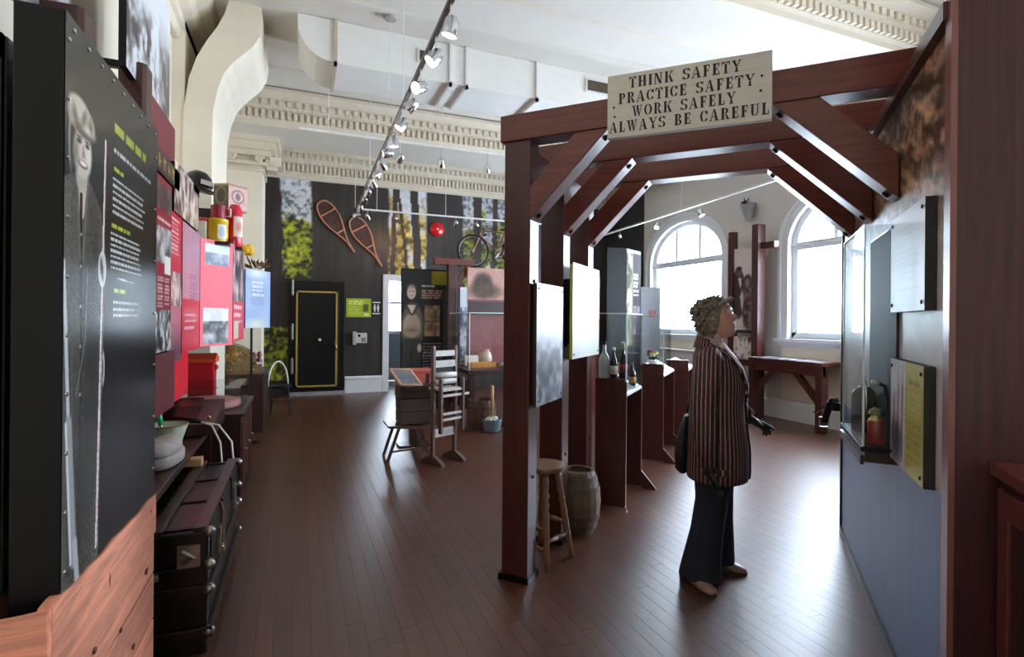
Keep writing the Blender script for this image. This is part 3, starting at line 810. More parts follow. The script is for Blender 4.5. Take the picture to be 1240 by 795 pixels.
# photo boards fixed to the posts on the near side
def post_board(name, label, s_, t0, t1, z0, z1, cv, edge):
    b_ = PT(name, label, 'photo board', s_, (t0 + t1) / 2, z0)
    G().box(s_ - .02, t0, z0, s_, t1, z1).build('backing_board', edge, b_, PM)
    cv.build('print', b_, (s_ + .0015, t0, z0), (0, 1, 0), m='print_satin', M=PM)
    G().box(.0, t0 + .02, z0 + .1, s_ - .02, t0 + .06, z1 - .1).build('bracket', BLACKM, b_, PM)
    for tt in (t0 + .03, t1 - .03):
        for zz in (z0 + .03, z1 - .03):
            G().lathe([(.007, 0), (.007, .003), (.004, .005)], 8, (s_ + .0015, tt, zz), Matrix.Rotation(rad(90), 4, 'Y')).build('screw_head', BLACKM, b_, PM)
c = Canvas(.46, .725, .007, (178, 180, 188)).noise(10, 5, 2)
ph = np.clip((.40 - c.V) / .08, 0, 1)
n_ = np.clip((vnoise(c.U * 16, c.V * 14, 51, 4) - .38) * 4, 0, 1)
c.blend(ph * n_ * .8, (70, 74, 84)); c.ell(.22, .2, .14, .05, (60, 62, 70), .6, .6); c.ell(.3, .07, .12, .05, (90, 100, 120), .6, .6)
post_board('photo_board', 'pale photograph board with a grey crowd scene on first arch post', .03, .04, .50, 1.015, 1.738, c, mat('board_edge_dark', (40, 36, 34), .5))
c = Canvas(.66, .655, .009, (200, 201, 202)).noise(6, 4, 6)
c.text(.08, .28, .6, 9, .026, .006, (196, 198, 190), 9, .2, .7)
c.blend(np.clip((c.U - .2) * 1.6, 0, 1) * np.clip((.25 - c.V) * 3, 0, 1) * .5, (196, 208, 120))
post_board('text_board', 'pale text board with yellow-green edge between the second and third arch posts', .065, .60, 1.26, 1.26, 1.905, c, mat('board_edge_green', (176, 190, 96), .5))

# stool and keg by the posts
def turned(prof, p0, p1, n=10):
    p0, p1 = Vector(p0), Vector(p1)
    q = (p1 - p0); M_ = Matrix.Translation(p0) @ q.to_track_quat('Z', 'Y').to_matrix().to_4x4()
    L = q.length
    return [(r, z * L) for r, z in prof], M_
LEG = [(.012, 0), (.017, .1), (.020, .38), (.021, .58), (.014, .61), (.023, .66), (.014, .70), (.024, .76), (.015, .80), (.021, .88), (.017, 1)]
st = PT('wooden_stool', 'round wooden stool with turned legs at the foot of the first arch', 'stool', -.04, .36)
sc_, tc_ = -.04, .36
G().lathe([(.11, .565), (.135, .575), (.14, .59), (.135, .603), (.11, .608)], 28, (sc_, tc_, 0)).build('seat', OAK, st, PM, smooth='auto')
feet = []
for k in range(4):
    a_ = rad(-62 + 90 * k); p0 = (sc_ + .185 * math.cos(a_), tc_ + .185 * math.sin(a_), 0); p1 = (sc_ + .085 * math.cos(a_), tc_ + .085 * math.sin(a_), .568)
    pf, M_ = turned(LEG, p0, p1); G().lathe(pf, 10, (0, 0, 0), M_).build('leg', OAK, st, PM, smooth=True); feet.append((Vector(p0), Vector(p1)))
SP = [(.008, 0), (.012, .2), (.017, .45), (.010, .48), (.018, .52), (.012, .8), (.008, 1)]
for (i, j, f_) in ((0, 1, .28), (1, 2, .40), (2, 3, .28), (3, 0, .40), (3, 0, .2)):
    pf, M_ = turned(SP, feet[i][0].lerp(feet[i][1], f_), feet[j][0].lerp(feet[j][1], f_)); G().lathe(pf, 8, (0, 0, 0), M_).build('rung', OAK, st, PM, smooth=True)
def keg(name, label, c, r0, r1, h, m, hoopm, PMx, hoops=((.12, .02), (.27, .018), (.73, .018), (.88, .02))):
    k_ = T(name, label, 'barrel', (PMx @ Vector(c)) if PMx else c, 0)
    N = 18
    prof = lambda f_: r0 + (r1 - r0) * math.sin(math.pi * f_)
    for q in range(N):
        g = G(); a0, a1 = 2 * math.pi * (q + .03) / N, 2 * math.pi * (q + .97) / N
        rows = []
        for i in range(7):
            f_ = i / 6; rr_ = prof(f_)
            rows += [(c[0] + rr_ * math.cos(a0), c[1] + rr_ * math.sin(a0), f_ * h), (c[0] + rr_ * math.cos(a1), c[1] + rr_ * math.sin(a1), f_ * h),
                     (c[0] + (rr_ - .02) * math.cos(a1), c[1] + (rr_ - .02) * math.sin(a1), f_ * h), (c[0] + (rr_ - .02) * math.cos(a0), c[1] + (rr_ - .02) * math.sin(a0), f_ * h)]
        fs = [(i * 4 + e, i * 4 + (e + 1) % 4, i * 4 + 4 + (e + 1) % 4, i * 4 + 4 + e) for i in range(6) for e in range(4)] + [(3, 2, 1, 0), (24, 25, 26, 27)]
        g.add(rows, fs); g.build('stave', m, k_, PMx)
    G().lathe([(r0 - .015, .02), (r0 - .015, h - .05)], 24, c).build('inner_core', DARKWOOD, k_, PMx)
    for f_, wd in hoops:
        G().lathe([(prof(f_ - .03) + .001, h * f_ - wd), (prof(f_ - .03) + .005, h * f_ - wd), (prof(f_ + .03) + .005, h * f_ + wd), (prof(f_ + .03) + .001, h * f_ + wd)], 30, c).build('hoop', hoopm, k_, PMx)
    return k_
keg('wooden_keg', 'small worn wooden keg with iron hoops behind the turned-leg stool', (.02, .90, 0), .115, .165, .44, mat('keg_oak', (104, 82, 66), .5, var=.35, scale=7, stretch=(4, 4, .4), bump=.1), mat('hoop_iron', (92, 74, 64), .5, metal=.2, var=.3), PM)

# cherry display stands with glass boxes down the left of the passage
def stand(label, t0, t1, s0, s1, h, g0, g1):
    d_ = PT('display_stand', label, 'display stand', (s0 + s1) / 2, (t0 + t1) / 2)
    G().box(s0, t0, .02, s1, t0 + .025, h).build('end_panel', CHERRY, d_, PM)
    G().box(s0, t1 - .025, .02, s1, t1, h - .13).build('end_panel', CHERRY, d_, PM)
    G().box(s0, t0 + .025, .3, s0 + .02, t1 - .025, h - .05).build('back_panel', CHERRY, d_, PM)
    G().hexa([(s0 + .02, t0 + .025, h - .03), (s1, t0 + .025, h - .14), (s1, t1 - .025, h - .14), (s0 + .02, t1 - .025, h - .03), (s0 + .02, t0 + .025, h - .01), (s1, t0 + .025, h - .12), (s1, t1 - .025, h - .12), (s0 + .02, t1 - .025, h - .01)]).build('sloping_tray', mat('tray_pale', (196, 196, 204), .25), d_, PM)
    for tt in ((t0 + .012, t1 - .012) if t0 > 2 else (t1 - .012,)):
        G().prism([(s1, .0), (s1 + .14, 0), (s1, .16)], 'y', tt - .011, tt + .011).build('foot_bracket', CHERRY, d_, PM)
    for tt in (t0 - .003, t1 - .03): G().box(s0, tt, 0, s1 + .01, tt + .033, .02).build('foot_plate', CHROME, d_, PM)
    if g1:
        for nm, q in (('glass_side', (s1 - .006, g0, h - .10, s1, g1, h + .53)), ('glass_end', (s0, g0, h, s1, g0 + .006, h + .53)), ('glass_end', (s0, g1 - .006, h - .1, s1, g1, h + .53)), ('glass_top', (s0, g0, h + .53, s1, g1, h + .536))):
            G().box(*q).build(nm, GLS, d_, PM)
        G().box(s1 - .009, g0 - .001, h - .02, s1 + .001, g0 + .009, h + .536).box(s0, g0 - .001, h + .526, s1, g0 + .007, h + .538).box(s1 - .008, g0, h + .526, s1 + .001, g1, h + .538).build('glass_edge_strips', EDGE, d_, PM)
    return d_
stand('cherry display stand with a tall glass box of bottles after the arches', 1.45, 2.11, -.01, .245, 1.05, 1.45, 2.11)
stand('cherry display stand with a glass box of flowers beyond the bottle stand', 3.06, 3.9, .05, .29, 1.06, 3.06, 3.6)
stand('low-fronted cherry display stand at the end of the row behind the visitor', 4.4, 5.1, .12, .40, 1.02, 0, 0)
def bottle(label, s_, t_, z_, h, r, m, lab, capm):
    b_ = PT('bottle', label, 'bottle', s_, t_, z_, 'bottles in the glass box')
    G().lathe([(r * .9, 0), (r, .01), (r, h * .52), (r * .8, h * .62), (r * .36, h * .74), (r * .32, h * .95)], 16, (s_, t_, z_)).build('bottle_glass', m, b_, PM, smooth='auto')
    G().lathe([(r * .4, h * .93), (r * .42, h), (r * .3, h * 1.01)], 12, (s_, t_, z_)).build('cap', capm, b_, PM, smooth='auto')
    if lab: G().lathe([(r + .001, h * .15), (r + .0012, h * .42)], 16, (s_, t_, z_)).build('paper_label', lab, b_, PM, smooth=True)
BG_CLEAR = mat('bottle_clear', (196, 206, 212), .08, var=.1); BG_BROWN = mat('bottle_brown', (58, 28, 20), .1, var=.2); BG_DARK = mat('bottle_dark', (26, 24, 26), .1)
LBW = mat('label_cream', (220, 200, 190), .6, var=.15, scale=40); LBR = mat('label_red', (168, 50, 44), .5, var=.3, scale=60)
zt = 1.045
pl = PT('case_riser', 'narrow dark riser shelf inside the glass box under the bottles', 'shelf', .1, 1.75, .98)
G().box(.02, 1.48, 1.035, .236, 1.74, 1.046).box(.02, 1.74, .93, .236, 2.08, .94).box(.02, 1.5, .99, .03, 2.05, 1.035).build('riser_boards', CHERRY, pl, PM)
bottle('clear glass bottle with black stopper in the glass box', .04, 1.53, zt, .30, .045, BG_CLEAR, None, BLACK)
bottle('brown beer bottle with cream label and white cap in glass box', .122, 1.53, zt, .255, .032, BG_BROWN, LBW, WHITE)
bottle('dark bottle with red label and gold cap in glass box', .19, 1.58, zt, .29, .034, BG_DARK, LBR, BRASS)
bottle('tall dark bottle with silver neck foil behind the beer bottles', .16, 1.68, zt, .30, .034, BG_DARK, LBW, CHROME)
bottle('brown stubby bottle with yellow and red label low in glass box', .19, 1.93, .94, .21, .034, BG_BROWN, mat('label_amber', (206, 150, 90), .6, var=.3, scale=50), BRASS)
fa = PT('flower_arrangement', 'small arrangement of red and yellow flowers in the second glass box', 'flowers', .15, 3.2, 1.0)
g = G().lathe([(.03, 0), (.05, .02), (.055, .05)], 14, (.15, 3.2, 1.04)); g.build('dish', WHITE, fa, PM, smooth='auto')
for (dx, dt, dz, r_, cl) in ((-.03, 0, .14, .03, (130, 30, 44)), (.03, .02, .12, .028, (222, 206, 90)), (.0, -.04, .10, .03, (226, 220, 170)), (-.05, .05, .10, .025, (60, 86, 48)), (.05, -.02, .08, .03, (70, 92, 54)), (.0, .0, .075, .04, (58, 70, 44))):
    g = G(); r2 = random.Random(int(cl[0]))
    for k in range(9):
        a_, b_ = r2.random() * 6.28, r2.random() * 2 - .6
        d_ = Vector((math.cos(a_) * math.cos(b_), math.sin(a_) * math.cos(b_), math.sin(b_)))
        g.ball(Vector((.15 + dx, 3.2 + dt, 1.04 + dz)) + d_ * r_ * .6, (r_ * .6, r_ * .6, r_ * .35), 7, 5)
    g.build('bloom', mat('bloom_%d_%d' % cl[:2], cl, .6, var=.2), fa, PM, smooth=True)
for k, (t_, z_) in enumerate(((3.7, .975), (4.55, .95), (4.85, .95))):
    o_ = PT('leaflet_stack', ('open blue booklet on the second display stand past the glass', 'open blue booklet on the last display stand, beside the cream one', 'open cream booklet on the last display stand')[k], 'booklet', .17 + .06 * (k > 0), t_, z_, 'booklets on the stands')
    g = G().hexa([(.10 + .07 * (k > 0), t_ - .1, z_ + .045), (.25 + .07 * (k > 0), t_ - .1, z_ - .02), (.25 + .07 * (k > 0), t_ + .1, z_ - .02), (.10 + .07 * (k > 0), t_ + .1, z_ + .045), (.10 + .07 * (k > 0), t_ - .1, z_ + .058), (.25 + .07 * (k > 0), t_ - .1, z_ - .005), (.25 + .07 * (k > 0), t_ + .1, z_ - .005), (.10 + .07 * (k > 0), t_ + .1, z_ + .058)])
    g.build('pages', mat('paper_blue', (150, 164, 196), .4, var=.35, scale=25) if k < 2 else mat('paper_cream', (212, 204, 188), .5, var=.2, scale=25), o_, PM)
# ------------------------------------------------------------------ left side: printed case on its cedar plinth
CEDAR = mat('cedar_board', (220, 144, 116), 0.5, var=0.4, scale=4, stretch=(6, .6, 6), bump=.12, rnd='object', warp=1.2)
CEDARX = mat('cedar_board_end', (220, 144, 116), 0.5, var=0.4, scale=4, stretch=(.6, 6, 6), bump=.12, rnd='object', warp=1.2)
pn = T('cedar_plinth', 'plinth of rough knotty cedar boards under the black printed case', 'plinth', (-.75, 1.93, 0))
r_ = random.Random(5)
zs = [0, .19, .37, .545, .70]
tops = [.70] + [.70] * 3
for i in range(4):
    G().box(-.525, 1.47, zs[i] + .003, -.50 - .004 * r_.random(), 2.40, zs[i + 1] - .003).build('cedar_board', CEDAR, pn, bevel=.003)
    G().box(-1.1, 1.445, zs[i] + .003, -.50, 1.47, zs[i + 1] - .003).build('cedar_board', CEDARX, pn, bevel=.003)
n = 24; ys = [1.47 + .93 * k / n for k in range(n + 1)]
zt_ = [.875 - .03 * k / n + .0025 * math.sin(k * 1.3) + .003 * math.sin(k * .6 + 1) for k in range(n + 1)]
G().prism([(1.47, .702)] + [(2.40, .702)] + [(y, z) for y, z in zip(ys[::-1], zt_[::-1])], 'x', -.525, -.498).build('live_edge_board', CEDAR, pn)
n = 12; xs = [-1.1 + .6 * k / n for k in range(n + 1)]
G().prism([(-1.1, .702), (-.498, .702)] + [(x_, .872 + .005 * math.sin(k * 1.1)) for k, x_ in list(enumerate(xs))[::-1]], 'y', 1.445, 1.47).build('live_edge_board', CEDARX, pn)
G().box(-1.09, 1.475, 0, -.53, 2.39, .84).build('plinth_core', DARKWOOD, pn)
KNOT = mat('cedar_knot', (86, 44, 36), .5, var=.4, scale=30)
for (y_, z_, a_, b_) in ((2.28, .60, .030, .020), (2.12, .42, .022, .016), (1.98, .55, .018, .014), (1.86, .76, .012, .05), (1.75, .62, .02, .014), (2.22, .30, .03, .02), (1.92, .28, .016, .03), (2.33, .80, .02, .014)):
    G().ball((-.5005, y_, z_), (.004, a_ * .6, b_ * .6), 10, 6).build('knot', KNOT, pn, smooth=True)

dc = T('printed_case', 'tall black case printed with a smiling man in a flat cap', 'display case', (-.55, 1.95, .84))
G().box(-.60, 1.53, .84, -.505, 2.395, 2.232).build('case_body', BLACK, dc, bevel=.004)
W_, H_ = .865, 1.385
c = Canvas(W_, H_, .003, (26, 26, 26))
c.blend(np.clip((c.V - .75) / .6, 0, 1) * .8, (56, 56, 49)); c.noise(7, 9, 3)
c.blend(np.clip((.55 - c.V) / .5, 0, 1) * .6, (24, 27, 33))
# man: coat
CO = (84, 82, 76)
c.poly([(.0, 0), (.0, 1.0), (.05, 1.02), (.085, 1.035), (.15, 1.035), (.20, 1.0), (.25, .965), (.285, .86), (.275, .6), (.25, .15), (.245, 0)], CO)
c.poly([(.0, .0), (.0, .99), (.04, 1.0), (.03, .6), (.025, 0)], (92, 90, 84), .8)
tw = vnoise(c.U * 160, c.V * 160, 12, 2)
c.C += ((tw - .5) * 40 * ((c.U < .27) & (c.V < 1.03)))[..., None]
c.ell(.19, .6, .06, .35, (44, 43, 41), .6, .6); c.ell(.12, .25, .09, .3, (46, 45, 43), .7, .5)
c.poly([(.075, 1.03), (.145, 1.03), (.125, .93), (.10, .90)], (190, 178, 160)); c.poly([(.094, .985), (.114, .985), (.112, .66), (.100, .66)], (32, 31, 30))
c.line((.078, 1.03), (.10, .82), .007, (104, 100, 92)); c.line((.15, 1.02), (.120, .82), .007, (104, 100, 92))
c.line((.112, .82), (.105, .08), .004, (36, 35, 34)); c.line((.21, .9), (.19, .3), .004, (40, 39, 38), .7); c.line((.05, .7), (.06, .2), .004, (96, 94, 88), .6)
for zz in (.88, .80, .70, .60, .48): c.ell(.106, zz, .006, .004, (160, 156, 146), .3)
# head and flat cap
c.ell(.04, 1.10, .020, .075, (150, 144, 132), .25); c.ell(.055, 1.09, .022, .07, (38, 37, 36), .3)
c.ell(.105, 1.025, .036, .04, (176, 164, 148), .2)
c.ell(.112, 1.085, .060, .062, (200, 188, 170), .12); c.ell(.108, 1.052, .042, .028, (196, 184, 166), .2)
c.ell(.152, 1.09, .018, .045, (226, 216, 200), .5, .7); c.ell(.066, 1.075, .018, .04, (126, 118, 106), .6, .8)
c.ell(.088, 1.108, .014, .005, (46, 42, 40), .4); c.ell(.142, 1.108, .013, .005, (46, 42, 40), .4)
c.ell(.088, 1.118, .018, .004, (96, 86, 78), .5); c.ell(.142, 1.118, .016, .004, (96, 86, 78), .5)
c.poly([(.112, 1.108), (.130, 1.075), (.106, 1.072)], (150, 138, 122))
c.ell(.114, 1.056, .030, .009, (86, 60, 56), .3); c.ell(.115, 1.058, .024, .006, (236, 230, 220), .3)
c.ell(.105, 1.165, .092, .042, (160, 150, 134), .10); c.ell(.085, 1.190, .065, .026, (192, 182, 164), .2); c.ell(.13, 1.140, .072, .016, (104, 97, 88), .2)
c.ell(.15, 1.150, .05, .012, (210, 200, 182), .4, .7); c.ell(.06, 1.165, .014, .026, (106, 98, 88), .5, .8, .5); c.ell(.12, 1.175, .012, .024, (116, 106, 94), .5, .8, -.6); c.ell(.165, 1.165, .012, .018, (120, 110, 98), .5, .7, .3)
# measuring strip with an oval, and a pole at the lower edge
c.poly([(.276, 1.17), (.290, 1.165), (.240, .05), (.222, .05)], (220, 218, 212)); c.poly([(.285, 1.165), (.290, 1.165), (.240, .05), (.234, .05)], (168, 70, 80), .6)
c.ell(.262, .806, .032, .050, (228, 224, 216), .06); c.ell(.262, .806, .026, .043, (198, 194, 186), .08); c.ell(.256, .810, .011, .028, (64, 60, 58), .3, .85, .2); c.rect(.264, .775, .273, .815, (84, 78, 74), .85)
for k in range(36): c.rect(.228 + .0009 * k, .06 + k * .019, .234 + .0009 * k, .063 + k * .019, (110, 100, 98))
c.ell(.275, .53, .012, .045, (214, 214, 210), .3); c.ell(.273, .53, .006, .032, (60, 60, 62), .3)
c.line((.0, .80), (.035, .42), .012, (190, 192, 192)); c.line((.035, .42), (.075, .08), .024, (150, 152, 152)); c.line((.02, .42), (.055, .08), .008, (210, 210, 206)); c.line((.08, .12), (.10, .0), .018, (176, 178, 178))
c.line((.15, .80), (.14, .62), .003, (120, 122, 118)); c.line((.14, .62), (.08, .48), .003, (120, 122, 118))
# lettering: green headings, white paragraphs
def heading(u0, v, u1, hg, seed): c.text(u0, v, u1, 1, .03, hg, (178, 192, 60), seed, .0, .95)
c.text(.36, 1.245, .70, 1, .03, .026, (184, 196, 58), 21, .0); c.text(.355, 1.170, .77, 1, .03, .013, (216, 214, 208), 22, .0)
heading(.355, 1.115, .45, .012, 23); c.text(.348, 1.084, .70, 6, .0195, .0075, (224, 222, 216), 24, .1)
heading(.338, .948, .52, .012, 25); c.text(.332, .922, .66, 7, .0165, .0075, (224, 222, 216), 26, .12)
c.line((.40, .790), (.56, .786), .003, (200, 198, 194)); heading(.366, .758, .48, .012, 27); c.text(.358, .724, .64, 3, .021, .009, (224, 222, 216), 28, .15)
c.ell(.62, .55, .12, .2, (26, 26, 30), .7, .5); c.rect(.50, .40, .86, .46, (56, 62, 80), .35); c.rect(.36, .05, .52, .60, (52, 34, 36), .35)
c.build('case_print', dc, (-.5035, 1.53, .845), (0, 1, 0), m='print_gloss')
g = G()
scr = [(y_, 2.205) for y_ in np.linspace(1.58, 2.36, 9)] + [(1.55, z_) for z_ in np.linspace(.92, 2.17, 10)] + [(2.37, z_) for z_ in np.linspace(.95, 2.12, 7)]
for (y_, z_) in scr: g.lathe([(.006, 0), (.005, .003)], 8, (-.5035, y_, z_), Matrix.Rotation(rad(90), 4, 'Y'))
g.build('screw_heads', CHROME, dc)

gcab = T('glass_cabinet', 'dark cabinet with a glazed side standing behind the printed case', 'cabinet', (-.9, 1.95, .84))
G().box(-1.08, 1.66, .845, -.66, 2.36, 2.2).build('cabinet_body', mat('cabinet_slate', (34, 38, 46), .4, var=.15), gcab, bevel=.004)
G().box(-1.06, 1.652, .95, -.70, 1.662, 2.14).build('glazed_side', mat('glazing_pale', (168, 184, 190), .12, var=.1), gcab)
G().box(-1.08, 1.645, .9, -1.05, 1.66, 2.2).box(-.70, 1.645, .9, -.665, 1.66, 2.2).box(-1.08, 1.645, 2.14, -.665, 1.66, 2.2).box(-1.05, 1.646, 1.55, -.7, 1.662, 1.58).build('glazing_frame', BLACK, gcab)

# red exhibit wall
for (lab, y0, y1, x0, x1, zt) in (('square brown post rising behind the printed black case', 2.66, 2.80, -.96, -.82, 2.78), ('square brown post at the near end of the red exhibit', 3.63, 3.77, -.955, -.82, 2.98)):
    po = T('timber_post', lab, 'post', ((x0 + x1) / 2, (y0 + y1) / 2, .672), 0, 'brown posts of the left exhibit')
    G().prism([(x0, y0), (x1 - .02, y0), (x1, y0 + .02), (x1, y1), (x0, y1)], 'z', .675, zt).build('post_shaft', TIMBER_V, po, bevel=.004)
    G().box(x0 - .01, y0 - .01, .672, x1 + .01, y1 + .01, .70).build('post_shoe', BLACKM, po)
c = Canvas(1.03, .85, .016, (206, 206, 210)).noise(12, 3, 2)
m_ = np.clip((.55 - c.V + .3 * (vnoise(c.U * 5, c.V * 5, 61, 4) - .5)) * 5, 0, 1) * np.clip((vnoise(c.U * 9, c.V * 7, 62, 4) - .36) * 5, 0, 1)
c.blend(m_, (74, 66, 62)); c.blend((c.U > .72) * np.clip((.7 - c.V) * 4, 0, 1) * .45, (120, 110, 102))
mu = T('photo_mural', 'tall grey photographic mural board above the red exhibit', 'photo mural', (-.88, 3.95, 2.86))
G().box(-.905, 3.44, 2.87, -.87, 4.47, 3.72).build('backing_board', BLACK, mu)
c.build('print', mu, (-.868, 3.44, 2.87), (0, 1, 0))
for y_ in (3.80, 4.30): G().box(-1.249, y_, 3.0, -.905, y_ + .04, 3.04).build('wall_bracket', BLACKM, mu)
c = Canvas(.55, .8, .016, (150, 140, 150)).photo(0, 0, .55, .8, 9, (96, 80, 88), (196, 188, 196), 9)
mu = T('photo_mural', 'mauve photographic board standing above the printed black case', 'photo mural', (-.93, 2.6, 2.7))
G().box(-.985, 2.42, 2.68, -.962, 2.97, 3.5).build('backing_board', mat('mural_edge', (120, 110, 116), .5), mu)
c.build('print', mu, (-.960, 2.42, 2.69), (0, 1, 0))
G().box(-1.249, 2.5, 2.9, -.985, 2.54, 2.94).box(-1.249, 2.85, 2.9, -.985, 2.89, 2.94).build('wall_bracket', BLACKM, mu)

MAROON = mat('maroon_board', (112, 26, 40), .45, var=.1)
rx = T('red_exhibit', 'stepped red exhibit of photo and text boards along the left wall', 'exhibit', (-.85, 4.5, .9))
def rboard(nm, y0, y1, z0, z1, x, cv, edge=MAROON, back=-.95):
    b_ = G().box(back, y0, z0, x - .002, y1, z1).build(nm, edge, rx)
    if cv is not None: cv.build('print', b_, (x, y0, z0), (0, 1, 0), m='print_satin')
    return b_
rboard('maroon_header', 3.78, 4.47, 2.56, 2.87, -.83, None)
c = Canvas(.68, .14, .009, (52, 34, 30))
for k in range(5):
    u_ = .06 + k * .125
    c.rect(u_, .03, u_ + .022, .115, (160, 132, 78)); c.rect(u_ + .05, .03, u_ + .066, .115, (150, 122, 70), .9)
    if k % 2: c.rect(u_, .09, u_ + .07, .112, (160, 132, 78))
    else: c.rect(u_, .06, u_ + .066, .078, (160, 132, 78))
rboard('gilt_lettered_board', 3.79, 4.47, 2.42, 2.56, -.80, c, DARKWOOD)
c = Canvas(.44, 1.10, .009, (150, 28, 46))
c.rect(0, .86, .44, 1.10, (138, 26, 44)); c.photo(0, .90, .44, 1.06, 3, (62, 46, 44), (120, 96, 88), 14)
c.text(.05, .845, .40, 1, .03, .018, (226, 206, 206), 31, 0.2)
c.photo(.0, .56, .24, .79, 4, (96, 84, 82), (226, 218, 214), 12); c.photo(.25, .62, .44, .80, 5, (90, 84, 84), (206, 200, 198), 12); c.rect(.24, .50, .42, .62, (224, 222, 214))
c.rect(0, .27, .44, .50, (132, 24, 40)); c.text(.06, .475, .22, 9, .023, .010, (228, 206, 208), 32); c.text(.25, .475, .40, 8, .023, .010, (228, 206, 208), 33)
c.photo(0, 0, .44, .265, 6, (24, 22, 24), (220, 216, 214), 22)
rboard('photo_column', 3.78, 4.22, 1.30, 2.40, -.80, c)
c = Canvas(.42, 1.08, .009, (206, 44, 62))
c.rect(0, .64, .42, 1.08, (198, 40, 58)); c.text(.06, 1.02, .36, 9, .03, .013, (236, 196, 200), 34); c.photo(0, .40, .42, .64, 7, (96, 70, 66), (226, 200, 192), 10)
c.rect(0, 0, .42, .40, (196, 108, 124)); c.blend(np.clip((.28 - c.V) * 5, 0, 1), (108, 74, 82)); c.noise(8, 8, 4)
rboard('text_column', 4.23, 4.65, 1.20, 2.28, -.815, c)
c = Canvas(.76, 1.0, .012, (196, 140, 156)); c.blend(np.clip((c.U - .25) * 2, 0, 1), (168, 130, 152)); c.noise(10, 6, 5); c.blend((c.V < .42) * 1.0, (206, 46, 66)); c.text(.28, .62, .64, 9, .028, .011, (120, 80, 100), 35, .2, .7); c.text(.1, .3, .6, 3, .05, .02, (232, 190, 196), 36)
rboard('mauve_column', 4.65, 5.41, 1.25, 2.25, -.81, c)
# cut-out photograph of workers above the columns
c = Canvas(.95, .36, .010, (206, 186, 172)).photo(0, 0, .95, .36, 8, (74, 50, 46), (232, 214, 196), 16)
for k in range(7): c.ell(.09 + k * .13, .2 - .01 * k, .035, .1, (226, 208, 188), .5, .7)
rboard('workers_photo', 4.30, 5.25, 2.26, 2.60, -.80, c, BLACK)
rboard('dark_red_lower_board', 3.785, 4.36, .90, 1.29, -.80, None, mat('dark_red_board', (92, 30, 38), .4, var=.15))
rboard('scarlet_lower_board', 4.36, 5.22, .88, 1.27, -.86, None, mat('scarlet_board', (214, 20, 42), .4, var=.06))
G().box(-1.249, 3.78, .95, -.96, 5.4, 2.2).build('exhibit_core', MAROON, rx)

# angled pink text stand with its shelf of tins
pk = T('pink_text_stand', 'angled pink board with two landscape photos ending the red exhibit', 'exhibit', (-.75, 5.8, 1.26))
pa, pb = Vector((-.81, 5.43, 0)), Vector((-.585, 5.75, 0)); ud = (pb - pa).normalized(); wd = (pb - pa).length
nd = Vector((ud.y, -ud.x, 0))
c = Canvas(wd, .97, .008, (232, 92, 106)).noise(3, 5, 2)
c.photo(.05, .74, .35, .93, 11, (120, 130, 146), (226, 230, 236), 14, .6); c.photo(.04, .02, .34, .35, 12, (66, 66, 70), (230, 230, 232), 14, .62)
q = [pa, pb, pb - nd * .025, pa - nd * .025]
G().hexa([(p.x, p.y, 1.26) for p in q] + [(p.x, p.y, 2.23) for p in q]).build('pink_board', mat('pink_edge', (206, 70, 88), .5), pk)
c.build('pink_print', pk, (pa.x + nd.x * .002, pa.y + nd.y * .002, 1.26), ud, m='print_matte')
c = Canvas(1.1, 1.0, .02, (206, 70, 84)).photo(0, .42, 1.1, 1.0, 13, (52, 40, 42), (210, 180, 180), 7); c.text(.1, .36, .9, 3, .07, .03, (236, 206, 206), 41); c.rect(.1, .04, .5, .2, (206, 190, 170))
G().box(-.61, 5.76, 1.28, -.582, 6.86, 2.28).build('side_board', MAROON, pk)
c.build('side_print', pk, (-.58, 5.76, 1.28), (0, 1, 0), m='print_matte')
G().box(-1.05, 5.56, 2.19, -.60, 6.45, 2.225).build('tin_shelf', DARKWOOD, pk)
G().box(-1.05, 6.02, 2.225, -.62, 6.4, 2.60).build('shelf_riser', DARKWOOD, pk)
G().box(-1.249, 5.78, 1.3, -.63, 6.44, 2.185).build('stand_core', MAROON, pk)
def tin(name, label, cat, prof, c_, m, n=24):
    t_ = T(name, label, cat, c_)
    G().lathe(prof, n, c_).build('tin_body', m, t_, smooth='auto')
    return t_
zz = 2.225
yt = tin('yellow_tin', 'yellow tin with a white oval label on the shelf above the pink board', 'tin', [(.085, 0), (.09, .005), (.09, .20), (.094, .205), (.094, .235), (.08, .24)], (-.72, 5.80, zz), mat('tin_yellow', (222, 178, 30), .3, var=.12, scale=20))
c = Canvas(.10, .14, .006, (228, 224, 214)); c.ell(.05, .07, .03, .05, (180, 190, 210), .3)
c.build('oval_label', yt, (-.05, -.0, 0), (1, 0, 0), M=Matrix.Translation((-.72, 5.80, zz + .04)), f=lambda P, U, V: np.stack([.0915 * np.sin((U - .0) * 9 + .1), -.0915 * np.cos((U - .0) * 9 + .1), V], -1))
mg = T('enamel_mug', 'dark red enamel mug standing on the yellow tin', 'mug', (-.715, 5.80, zz + .24))
G().lathe([(.06, 0), (.068, .008), (.07, .125), (.066, .128), (.062, .02)], 22, (-.715, 5.80, zz + .24)).build('mug_body', mat('mug_red', (140, 24, 40), .25, var=.1), mg, smooth='auto')
G().tube([(-.65, 5.79, zz + .34), (-.61, 5.78, zz + .34), (-.61, 5.78, zz + .27), (-.65, 5.79, zz + .27)], .008, 7).build('mug_handle', WHITE, mg, smooth=True)
fk = T('red_flask', 'tall scarlet enamel flask with a pale label at the shelf edge', 'flask', (-.615, 6.0, zz))
FP = (-.585, 5.92, zz - .01)
G().lathe([(.06, 0), (.066, .01), (.064, .12), (.058, .2), (.064, .29), (.066, .36), (.05, .40), (.04, .42)], 22, FP).build('flask_body', mat('flask_red', (200, 24, 52), .28, var=.1), fk, smooth='auto')
